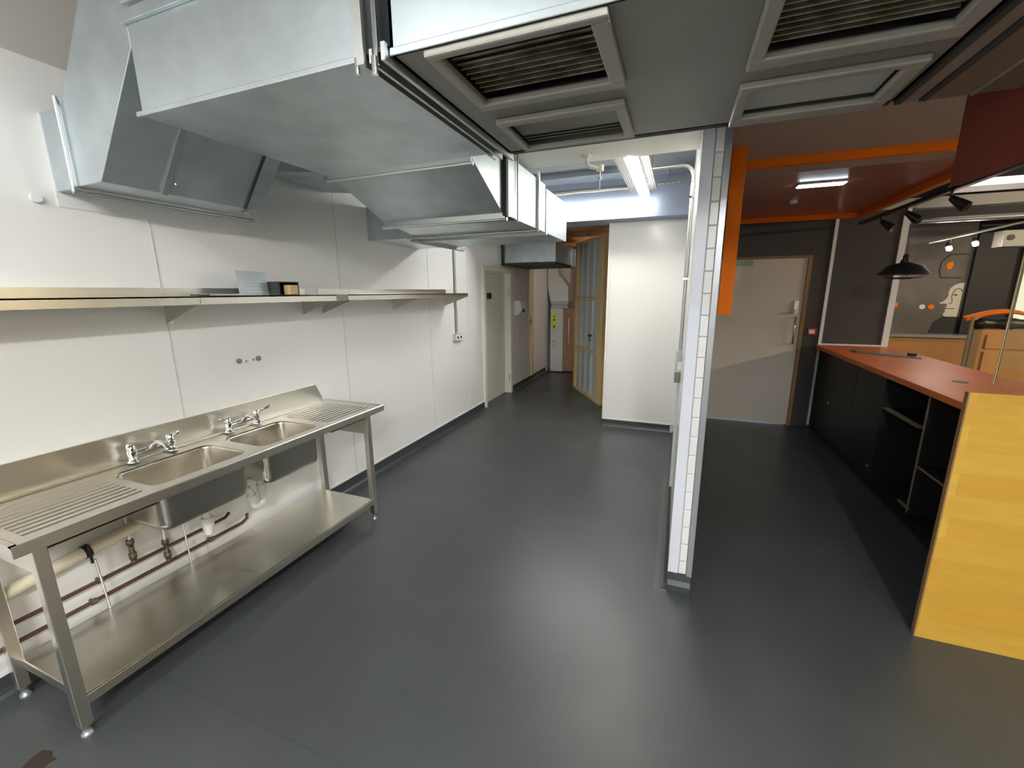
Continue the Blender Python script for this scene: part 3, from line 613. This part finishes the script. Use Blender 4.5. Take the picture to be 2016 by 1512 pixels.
# splashback, cut back at the far end
MB().prism([(0.575, ZT), (2.50, ZT), (2.435, ZT+0.140), (0.575, ZT+0.140)], 0, X0-0.001, X0+0.012).build('splashback', M['inox'], su, bevel=0.002)
# drainer ribs
for nm, ya, yb in (('drainer', 0.63, 1.00), ('drainer', 2.05, 2.46)):
    dr = MB()
    for k in range(10):
        x = -2.49+0.040*k
        dr.prism([(x-0.014, ZT-0.006), (x-0.006, ZT-0.0025), (x+0.006, ZT-0.0025), (x+0.014, ZT-0.006)], 1, ya, yb)
    dr.build(nm, M['inox'], su)
# basins: rounded shells (inner + outer skin)
for i, b in enumerate(bas):
    mb = MB(); prof = [(0.0, ZT-0.006, 0.055), (0.004, ZT-0.02, 0.053), (0.010, 0.66, 0.050), (0.016, 0.635, 0.045), (0.035, 0.622, 0.035)]
    rings = []
    for ins, z, r in prof: rings.append([(x, y, z) for x, y in rrect(b[0]+ins, b[1]-ins, b[2]+ins, b[3]-ins, r)])
    n = len(rings[0]); vs = [p for R in rings for p in R]; fs = []
    for a in range(len(rings)-1):
        for k in range(n): fs.append((a*n+k, a*n+(k+1) % n, (a+1)*n+(k+1) % n, (a+1)*n+k))
    mb.add(vs, fs, True); mb.add(rings[-1], [tuple(range(n))])
    o = mb.build('basin', M['inoxd'], su, fix=False); sd_ = o.modifiers.new('solid', 'SOLIDIFY'); sd_.thickness = 0.003; sd_.offset = 0
    MB().tube([((b[0]+b[1])/2, (b[2]+b[3])/2, 0.623), ((b[0]+b[1])/2, (b[2]+b[3])/2, 0.628)], 0.035, 24).build('drain', M['chrome'], o)
# legs, rails
lg = 0.020
for (x, y) in ((-2.065, 0.640), (-2.065, 2.375), (-2.53, 0.640), (-2.53, 2.375)):
    l = MB().box(x-lg, x+lg, y-lg, y+lg, 0.05, ZT-0.045).build('leg', M['inox'], su, bevel=0.003)
    MB().tube([(x, y, 0.0), (x, y, 0.010), (x, y, 0.012), (x, y, 0.042), (x, y, 0.043), (x, y, 0.05)], [0.019, 0.019, 0.013, 0.013, 0.019, 0.019], 14).build('adjustable_foot', M['steelgrey'], l)
MB().box(-2.55, -2.06, 0.655, 2.36, 0.165, 0.172).box(-2.053, -2.047, 0.655, 2.36, 0.130, 0.172).box(-2.55, -2.546, 0.655, 2.36, 0.13, 0.172).box(-2.55, -2.05, 0.652, 0.656, 0.13, 0.172).box(-2.55, -2.05, 2.358, 2.362, 0.13, 0.172).build('undershelf', M['inox'], su, bevel=0.0015)
MB().box(-2.52, -2.07, 2.36, 2.364, 0.69, ZT-0.045).box(-2.52, -2.07, 2.05, 2.36, 0.80, 0.804).build('apron', M['inox'], su)
MB().prism([(-2.52, 0.69), (-2.07, 0.69), (-2.07, ZT-0.045), (-2.52, ZT-0.045)], 1, 0.648, 0.652).box(-2.52, -2.07, 0.652, 1.03, 0.80, 0.804).build('apron', M['inox'], su)
# taps
def tap(yl, yr, label, turned):
    ym = (yl+yr)/2; x = -2.52; z0 = ZT+0.002
    t = thing('mixer_tap', label, 'tap', (x, ym, z0), 'lever taps on the sink')
    mb = MB()
    for y in (yl, yr):
        mb.tube([(x, y, z0), (x, y, z0+0.006), (x, y, z0+0.008), (x, y, z0+0.035)], [0.026, 0.026, 0.018, 0.018], 18)
    mb.tube([(x, yl, z0+0.035), (x, yl+0.05, z0+0.042), (x, ym, z0+0.046), (x, yr-0.05, z0+0.042), (x, yr, z0+0.035)], [0.018, 0.014, 0.018, 0.014, 0.018], 16)
    mb.build('bridge_body', M['chrome'], t)
    MB().tube([(x, ym, z0+0.045), (x+0.03, ym, z0+0.075), (x+0.07, ym, z0+0.082), (x+0.12, ym, z0+0.070), (x+0.135, ym, z0+0.050)], [0.018, 0.015, 0.013, 0.012, 0.012], 14).build('spout', M['chrome'], t)
    for y, s in ((yl, -1), (yr, 1)):
        h = MB().tube([(x, y, z0+0.035), (x, y, z0+0.050), (x, y, z0+0.085), (x, y, z0+0.092)], [0.019, 0.022, 0.020, 0.012], 18)
        a = turned*s
        h.tube([(x, y, z0+0.078), (x+0.02, y+0.04*a, z0+0.090), (x+0.035, y+0.075*a, z0+0.100), (x+0.038, y+0.085*a, z0+0.101)], [0.008, 0.007, 0.011, 0.006], 10)
        h.build('lever', M['chrome'], t)
tap(1.18, 1.36, 'chrome lever mixer tap over the left basin', 0.35)
tap(1.68, 1.87, 'chrome lever mixer tap over the right basin', 1.0)
# pipes under the sink
def pipe(name, label, pts, r, mt, cat='pipe', extra=None):
    t = thing(name, label, cat, pts[0]); MB().tube(pts, r, 12).build('pipe', M[mt], t)
    if extra: extra(t)
    return t
xp = W+0.035
def clips(ys, z):
    def f(t):
        for y in ys:
            MB().tube([(xp-0.03, y, z), (xp, y, z)], 0.008).tube([(xp, y-0.012, z), (xp, y+0.012, z)], 0.0145).build('clip', M['brass'], t)
    return f
pipe('copper_pipe', 'upper of two brown copper pipes on the wall under the sink', [(xp, -0.3, 0.325), (xp, 1.60, 0.325), (xp, 1.63, 0.345)], 0.0095, 'copper', extra=clips([0.97, 1.50], 0.325))
pipe('copper_pipe', 'lower of two brown copper pipes on the wall under the sink', [(xp, -0.3, 0.235), (xp, 1.70, 0.235), (xp, 1.735, 0.25), (xp, 1.74, 0.28)], 0.0095, 'copper', extra=clips([0.93, 1.50], 0.235))
for yy, za, zb, lab in ((1.115, 0.335, 0.62, 'brass service valve rising from the upper copper pipe'), (1.265, 0.245, 0.62, 'brass service valve rising from the lower copper pipe')):
    t = thing('service_valve', lab, 'valve', (xp, yy, za))
    MB().tube([(xp, yy, za), (xp, yy, za+0.02), (xp, yy, za+0.021), (xp, yy, za+0.05), (xp, yy, za+0.051), (xp, yy, za+0.10), (xp, yy, za+0.101), (xp, yy, za+0.125)], [0.013, 0.013, 0.017, 0.017, 0.012, 0.012, 0.017, 0.017], 12).build('valve_body', M['brass'], t)
    MB().tube([(xp, yy, za+0.125), (xp, yy, zb)], 0.008).build('riser', M['rod'], t)
wpz = 0.50
def brk(t):
    MB().tube([(xp+0.01, 0.94, 0.530), (xp+0.01, 0.94, 0.47)], 0.034, 12).build('pipe_clamp', M['dark'], t)
pipe('waste_pipe', 'thick cream waste pipe running along the wall under the left drainer', [(xp+0.01, 0.50, 0.455), (xp+0.01, 1.16, 0.528)], 0.030, 'pvcc', extra=None)
cl = MB(); cl.tube([(xp+0.01, 0.93, 0.5025), (xp+0.01, 0.955, 0.5053)], 0.034, 16); cl.tube([(xp+0.045, 0.942, 0.545), (xp+0.045, 0.942, 0.45)], 0.006)
tag(cl.build('pipe_clamp', M['dark']), 'dark clamp around the thick cream waste pipe', 'clamp')
for yy, zt in ((0.955, 0.46), (1.34, 0.62)):
    s_ = MB().tube([(xp+0.04, yy, zt), (xp+0.02, yy+0.02, 0.172)], 0.005, 8).build('support_rod', M['rod']); tag(s_, 'thin rod down from the cream waste pipe to the undershelf' if yy < 1 else 'thin rod standing on the undershelf below the left basin', 'rod')
tp = thing('waste_trap', 'white plastic u bend trap between the two basins', 'pipe', (-2.45, 1.76, 0.25), 'sink traps')
yt = 1.74; xt = -2.44
MB().tube([(xt, 1.775, 0.623), (xt, 1.775, 0.42)] + arc((xt, yt, 0.40), 0.036, 0, -180, (1, 2), 10) + [(xt, yt-0.036, 0.46), (xt, yt-0.05, 0.50), (xt, yt-0.3, 0.505)], 0.021, 14).build('u_bend', M['pvcw'], tp)
MB().tube([(xt, 1.776, 0.46), (xt, 1.776, 0.50)], 0.028, 16).tube([(xt, yt-0.036, 0.42), (xt, yt-0.036, 0.455)], 0.028, 16).build('collar', M['pvcw'], tp)
tp = thing('waste_trap', 'white plastic bottle trap below the left basin', 'pipe', (-2.42, 1.40, 0.35), 'sink traps')
MB().tube([(-2.40, 1.40, 0.623), (-2.40, 1.40, 0.47)], 0.02, 14).tube([(-2.40, 1.40, 0.47), (-2.40, 1.40, 0.465), (-2.40, 1.40, 0.41), (-2.40, 1.40, 0.40), (-2.40, 1.40, 0.37)], [0.028, 0.033, 0.030, 0.024, 0.022], 16).build('bottle', M['pvcw'], tp)

# ================================================================== ORANGE FRAME, MAROON BOARD
ob = MB().box(0.205, 1.86, 3.42, 3.46, 2.490, 2.542).build('orange_beam', M['orange'], bevel=0.002); tag(ob, 'near crosswise orange beam under the dusty pink ceiling', 'beam', 'orange ceiling beams')
ob = MB().box(0.205, 1.84, 6.09, 6.13, 2.49, 2.545).build('orange_beam', M['orange'], bevel=0.002); tag(ob, 'far crosswise orange beam above the beige door', 'beam', 'orange ceiling beams')
ob = MB().box(1.80, 1.86, 3.46, 6.09, 2.49, 2.545).build('orange_beam', M['orange'], bevel=0.002); tag(ob, 'lengthwise orange beam above the orange topped counter', 'beam', 'orange ceiling beams')
ob = MB().box(0.32, 0.37, 3.46, 3.72, 2.49, 2.542).build('orange_beam', M['orange'], bevel=0.002); tag(ob, 'short lengthwise orange beam beside the hanging orange post', 'beam', 'orange ceiling beams')
op_ = MB().box(0.242, 0.322, 3.08, 3.10, 1.545, 2.542).build('orange_post', M['orange'], bevel=0.002); tag(op_, 'vertical orange board hanging beside the tiled partition', 'post')
el = thing('emergency_light', 'slim lit led light on the maroon ceiling in front of the beige door', 'light', (1.0, 4.35, 2.54))
MB().box(0.84, 1.18, 4.28, 4.40, 2.530, 2.545).build('housing', M['trim'], el, bevel=0.004)
MB().box(0.85, 1.17, 4.29, 4.385, 2.524, 2.530).build('diffuser', M['led'], el)
sm_ = MB().tube([(0.97, 5.05, 2.545), (0.97, 5.05, 2.515)], 0.035, 16).build('smoke_detector', M['trim']); tag(sm_, 'small round detector on the maroon ceiling behind the led light', 'detector')
mbd = MB().box(1.05, 1.09, 0.2, 2.50, 2.131, 2.70).build('hanging_board', M['maroond'], bevel=0.002); tag(mbd, 'large dark maroon board hanging at the upper right', 'board')

# ================================================================== COUNTER
ct = thing('counter_unit', 'black shelved counter carcass under the orange worktop', 'counter', (1.95, 4.3, 0))
YF, YB = 2.43, 6.10; xf, xb = 1.64, 2.30
MB().box(xb-0.02, xb, YF, YB, 0.0, 1.0).build('back_panel', M['black'], ct)
MB().box(xf+0.03, xb-0.02, YF, YB, 0.0, 0.09).build('plinth', M['black'], ct)
MB().box(xf, xb-0.02, YF, YB, 0.09, 0.11).build('bottom_panel', M['black'], ct)
ups = [2.44, 3.62, 4.28, 4.885, 6.08]
for y in ups:
    u = MB().box(xf+0.004, xb-0.02, y-0.009, y+0.009, 0.11, 1.0).build('upright', M['black'], ct)
    e = MB().box(xf, xf+0.004, y-0.009, y+0.009, 0.13 if y == 3.62 else 0.5, 0.98).build('edge_strip', M['goldedge'] if y == 3.62 else M['black'], u)
MB().box(xf+0.002, xf+0.018, 4.90, 6.07, 0.11, 0.99).build('front_panel', M['black'], ct)
MB().box(xf+0.002, xf+0.018, 4.295, 4.87, 0.11, 0.99).build('front_panel', M['black'], ct)
MB().box(xf+0.05, xb-0.02, 3.63, 4.27, 0.725, 0.743).build('shelf', M['black'], ct)
MB().box(xf+0.002, xf+0.05, 3.70, 4.27, 0.735, 0.743).build('edge_strip', M['goldedge'], ct)
MB().box(xf+0.004, xb-0.02, 2.45, 3.61, 0.475, 0.493).build('shelf', M['black'], ct)
MB().box(xf, xf+0.004, 2.45, 3.61, 0.478, 0.492).build('edge_strip', M['goldedge'], ct)
MB().box(xf-0.02, xf, 3.58, 3.72, 0.165, 0.175).build('catch', M['goldedge'], ct)
MB().tube([(xf-0.006, 5.52, 0.468), (xf+0.002, 5.52, 0.468)], 0.014).tube([(xf-0.006, 4.34, 0.193), (xf+0.002, 4.34, 0.193)], 0.012).build('knob', M['rod'], ct)
tp_ = MB().box(1.60, 2.33, 2.43, 6.12, 1.002, 1.046).build('worktop', M['otop'], bevel=0.003); tag(tp_, 'long orange laminate worktop on the black counter', 'worktop')
ep = thing('end_board', 'tall yellow bamboo board closing the near end of the counter', 'board', (1.7, 2.4, 0))
MB().box(1.222, 2.6, 2.402, 2.425, 0.0, 1.255).build('board', M['yellow'], ep, bevel=0.0015)
MB().box(1.216, 1.222, 2.402, 2.428, 0.0, 1.255).build('edge_strip', M['oak'], ep)
tl_ = thing('tile_offcut', 'long grey strip lying on the far end of the orange worktop', 'strip', (2.05, 5.4, 1.046))
MB().hexa([(1.80,5.62,1.046),(1.80,5.45,1.046),(2.20,5.12,1.046),(2.24,5.25,1.046)], [(1.80,5.62,1.060),(1.80,5.45,1.060),(2.20,5.12,1.060),(2.24,5.25,1.060)]).build('strip', M['slat'], tl_)
MB().box(2.15, 2.20, 5.22, 5.28, 1.06, 1.085).build('clip', M['dark'], tl_)
gh = MB().tube([(1.93, 3.93, 1.046), (1.93, 3.93, 1.048)], 0.045, 20).build('cable_grommet', M['dark']); tag(gh, 'dark round cable hole in the near part of the orange worktop', 'grommet')
gs = thing('glass_screen', 'clear glass screen standing on the orange worktop behind the bamboo board', 'screen', (1.9, 2.9, 1.046))
MB().box(2.113, 2.121, 2.44, 3.93, 1.046, 2.4).build('glass_pane', M['glass'], gs)
MB().box(2.108, 2.126, 3.93, 3.939, 1.046, 2.4).build('edge_strip', M['glassedge'], gs)
fs_ = thing('fire_sign', 'small red fire call point on the dark wall right of the beige door', 'sign', (1.54, 6.15, 1.2))
MB().box(1.497, 1.585, 6.125, 6.15, 1.165, 1.24).build('box', M['red'], fs_, bevel=0.004)
MB().box(1.512, 1.565, 6.121, 6.125, 1.18, 1.225).build('face', M['white'], fs_)

# ================================================================== FAR SERVERY
for i, (y, z_, x, r_) in enumerate([(8.49, 1.46, 3.185, 0.045), (8.49, 1.431, 3.529, 0.036), (8.49, 1.431, 3.639, 0.038)]):
    o = MB().tube([(x, 8.50, z_), (x, 8.492, z_)], r_, 24).build('wall_dot', M['white'] if i == 1 else M['orange'])
    tag(o, ['orange dot on the mural wall beside the white edged opening', 'white dot on the mural wall', 'orange dot right beside the white dot on the mural wall'][i], 'decoration', 'dots on the mural wall')
fc = thing('wall_mural', 'off white painted face profile on the grey mural wall', 'mural', (3.87, 8.49, 1.5))
face = [(3.975,1.785),(3.93,1.785),(3.87,1.76),(3.825,1.715),(3.808,1.65),(3.815,1.60),(3.80,1.555),(3.775,1.52),(3.725,1.49),(3.735,1.478),(3.815,1.478),(3.822,1.44),(3.805,1.42),(3.82,1.40),(3.80,1.385),(3.815,1.36),(3.79,1.325),(3.80,1.295),(3.83,1.285),(3.965,1.285)]
MB().prism(face, 1, 8.490, 8.50).build('profile', M['facew'], fc)
li = MB()
li.tube([(3.865,8.489,1.655),(3.885,8.489,1.69),(3.92,8.489,1.705),(3.95,8.489,1.69),(3.96,8.489,1.66)], 0.005, 6)
li.tube([(3.865,8.489,1.60),(3.89,8.489,1.625),(3.92,8.489,1.60)], 0.004, 6).tube([(3.892,8.489,1.605),(3.892,8.486,1.605)], 0.010, 8)
li.tube([(3.86,8.489,1.655),(3.855,8.489,1.58),(3.865,8.489,1.54),(3.87,8.489,1.50),(3.855,8.489,1.475),(3.835,8.489,1.485)], 0.004, 6)
li.tube([(3.82,8.489,1.408),(3.86,8.489,1.402),(3.91,8.489,1.408)], 0.005, 6)
li.build('drawn_lines', M['blackink'], fc)
shd = MB().prism([(3.66,1.03),(3.70,1.20),(3.80,1.285),(3.99,1.285),(4.02,1.03)], 1, 8.492, 8.50).build('painted_shoulders', M['black']); tag(shd, 'black painted shoulders below the face profile', 'mural')
od = MB().prism([(3.715,2.045),(3.735,2.08),(3.785,2.105),(3.80,2.05),(3.785,1.99),(3.745,1.985)], 1, 8.492, 8.50).build('painted_drop', M['orange']); tag(od, 'orange painted drop high on the mural wall', 'mural')
dl = MB().tube([(3.95,8.492,2.20),(3.74,8.492,2.20),(3.66,8.492,2.10),(3.65,8.492,1.97),(3.68,8.492,1.87),(3.92,8.492,1.86)], 0.007, 6).build('mural_outline', M['blackwall']); tag(dl, 'dark drawn outline around the orange drop', 'mural')
bb = MB().box(4.0, 4.45, 8.43, 8.498, 1.04, 2.75).build('black_board', M['black']); tag(bb, 'tall black board on the far wall right of the painted face', 'board')
wn_ = struct('window_1', MB().box(4.56, 5.3, 8.44, 8.50, 1.15, 2.27), M['window'])
MB().box(4.52, 4.56, 8.42, 8.50, 1.11, 2.31).box(4.52, 5.3, 8.42, 8.50, 2.27, 2.31).box(4.52, 5.3, 8.42, 8.50, 1.11, 1.15).build('window_frame', M['blackwall'], wn_)
lw = thing('back_bar', 'low wood fronted bar with a grey ledge along the mural wall', 'bar', (3.3, 8.3, 0))
MB().box(2.32, 4.2, 8.20, 8.49, 0.0, 0.985).build('wood_front', M['cwood'], lw)
MB().box(2.32, 4.2, 8.16, 8.49, 0.985, 1.03).build('ledge', M['slat'], lw, bevel=0.004)
cb = thing('wooden_cabinet', 'warm wooden drawer cabinet beyond the counter at the right edge', 'cabinet', (3.5, 6.8, 0))
MB().box(3.28, 4.2, 6.5, 6.66, 0.0, 1.24).build('carcass', M['cwood'], cb, bevel=0.004)
MB().box(3.215, 3.28, 6.5, 6.60, 0.0, 1.235).build('side_post', M['oak'], cb)
MB().box(3.33, 4.15, 6.485, 6.5, 1.02, 1.185).build('drawer', M['cwood'], cb, bevel=0.006)
MB().box(3.33, 4.15, 6.485, 6.5, 0.15, 0.99).build('door', M['cwood'], cb, bevel=0.006)
ps = MB().box(3.15, 3.175, 6.45, 6.475, 0.0, 1.38).build('slim_post', M['goldedge']); tag(ps, 'slim pale post left of the warm wooden cabinet', 'post')
bg = thing('bag', 'black bag with an orange strap lying on the wooden cabinet', 'bag', (3.5, 6.75, 1.24))
n = 14; bm2 = MB(); prof = []
for i in range(n+1):
    t = i/n; prof.append((3.22+0.75*t, 6.60, 1.305+0.0*t))
bm2.tube(prof, [0.01]+[0.06+0.012*math.sin(i*1.3) for i in range(1, n)]+[0.01], 14); bm2.build('body', M['dark'], bg)
st = MB()
pts = [(3.14+0.72*i/12, 6.56, 1.33+0.10*math.sin(math.pi*i/12)-0.02*i/12) for i in range(13)]
vs = []
for p in pts: vs += [(p[0], p[1]-0.03, p[2]), (p[0], p[1]+0.05, p[2]+0.03), (p[0], p[1]+0.05, p[2]+0.05), (p[0], p[1]-0.03, p[2]+0.035)]
fsx = []
for i in range(12):
    for k in range(4): fsx.append((4*i+k, 4*i+(k+1) % 4, 4*i+4+(k+1) % 4, 4*i+4+k))
st.add(vs, fsx, True).build('strap', M['orange'], bg)
# silver pipe, beams, light box beyond
pp_ = MB().tube([(2.55, 7.2, 2.542), (2.64, 7.2, 2.545), (6.0, 7.2, 2.565)], 0.033, 20).build('silver_pipe', M['rod']); tag(pp_, 'horizontal silver pipe high in the far servery', 'pipe')
struct('trim_7', MB().box(2.3, 6.9, 7.4, 7.62, 2.74, 2.86), M['canopyw'])
struct('trim_7', MB().box(1.9, 6.9, 7.62, 7.70, 2.60, 3.2), M['black'])
lbx = thing('light_box', 'long pale lit strip below the far ceiling at the right edge', 'light', (4.5, 7.2, 3.0))
MB().box(3.1, 6.5, 7.0, 7.40, 2.885, 2.97).build('casing', M['white'], lbx)
MB().box(3.1, 6.5, 6.99, 7.0, 2.89, 2.965).build('diffuser', M['bandlight'], lbx)
sk_ = thing('wall_speaker', 'small grey box with a round dark face near the far window', 'speaker', (3.85, 7.5, 2.2))
MB().box(3.79, 4.15, 7.5, 7.7, 2.22, 2.42).build('box', M['slat'], sk_, bevel=0.004)
MB().tube([(3.86, 7.49, 2.33), (3.86, 7.505, 2.33)], 0.035, 18).build('cone', M['dark'], sk_)
tr2 = MB().tube([(3.05, 7.5, 2.30), (3.95, 7.5, 2.51), (4.6, 7.5, 2.66)], 0.016, 10).build('lighting_track', M['slat']); tag(tr2, 'slanting light rail in front of the mural wall', 'rail')
for i, (x, z_) in enumerate([(3.278, 2.245), (3.532, 2.295)]):
    t = thing('spotlight', ['lit spotlight lower on the slanting rail', 'brighter lit spotlight higher on the slanting rail'][i], 'light', (x, 7.5, z_), 'lit spotlights on the slanting rail')
    MB().tube([(x, 7.52, z_-0.01), (x, 7.55, z_+0.05)], [0.036, 0.022], 16).tube([(x, 7.52, z_+0.03), (x, 7.5, z_+0.12)], 0.006, 8).build('housing', M['dark'], t)
    MB().lathe((x, 7.50, z_-0.03), [(0.0,-0.03),(0.018,-0.026),(0.028,-0.012),(0.030,0.0),(0.026,0.014),(0.0,0.026)], 18).build('lamp', M['spot'], t)
# black track with spotlights beside the counter
tk2 = MB().box(1.80, 1.84, 3.4, 6.0, 2.40, 2.43).build('lighting_track', M['dark']); tag(tk2, 'black ceiling track above the counter', 'rail')
for i, (x, y) in enumerate([(1.86, 5.45), (1.86, 4.95), (1.87, 4.30)]):
    t = thing('spotlight', ['unlit black track spotlight furthest from the camera', 'unlit black track spotlight in the middle of the track', 'unlit black track spotlight nearest the maroon board'][i], 'light', (x, y, 2.40), 'unlit spotlights on the black track')
    MB().tube([(x-0.04, y, 2.40), (x-0.04, y, 2.34)], 0.01).build('stem', M['dark'], t)
    MB().tube([(x-0.04, y, 2.36), (x+0.01, y-0.03, 2.31), (x+0.04, y-0.05, 2.28)], [0.02, 0.034, 0.040], 16).build('housing', M['dark'], t)
    MB().tube([(x+0.035, y-0.045, 2.285), (x+0.043, y-0.053, 2.277)], 0.030, 14).build('lens', M['chrome'], t)
# pendant lamp
pl = thing('pendant_lamp', 'black barn style pendant lamp hanging over the counter', 'lamp', (1.89, 5.0, 1.83))
c = (1.895, 5.0, 0)
MB().lathe((c[0], c[1], 1.835), [(0.035,0.10),(0.06,0.095),(0.125,0.070),(0.182,0.0),(0.185,-0.004),(0.180,-0.002),(0.122,0.064),(0.05,0.088),(0.0,0.09)], 36).build('shade', M['dark'], pl, fix=False)
MB().lathe((c[0], c[1], 1.93), [(0.0,0.0),(0.035,0.0),(0.035,0.02),(0.022,0.04),(0.022,0.07),(0.012,0.08),(0.0,0.08)], 20).build('lamp_cap', M['dark'], pl)
MB().tube([(c[0], c[1], 2.0), (c[0], c[1], 3.2)], 0.003, 6).build('cord', M['dark'], pl)
g = MB(); 
for rr, zz in ((0.13, 1.800), (0.07, 1.793)):
    g.tube([(c[0]+rr*math.cos(2*math.pi*k/24), c[1]+rr*math.sin(2*math.pi*k/24), zz) for k in range(25)], 0.003, 6)
for k in range(6):
    a = math.pi*2*k/6; g.tube([(c[0]+0.18*math.cos(a), c[1]+0.18*math.sin(a), 1.833), (c[0]+0.13*math.cos(a), c[1]+0.13*math.sin(a), 1.80), (c[0], c[1], 1.79)], 0.0025, 6)
g.build('wire_guard', M['dark'], pl)
# floor stain by the sink
sn = MB(); sn.prism([(-2.148,0.542),(-2.108,0.553),(-2.085,0.540),(-2.055,0.544),(-2.065,0.526),(-2.051,0.498),(-2.09,0.47),(-2.127,0.469),(-2.145,0.505)], 2, 0.0, 0.002)
tag(sn.build('floor_stain', M['stain']), 'dark brown blotch on the floor in front of the sink', 'stain')
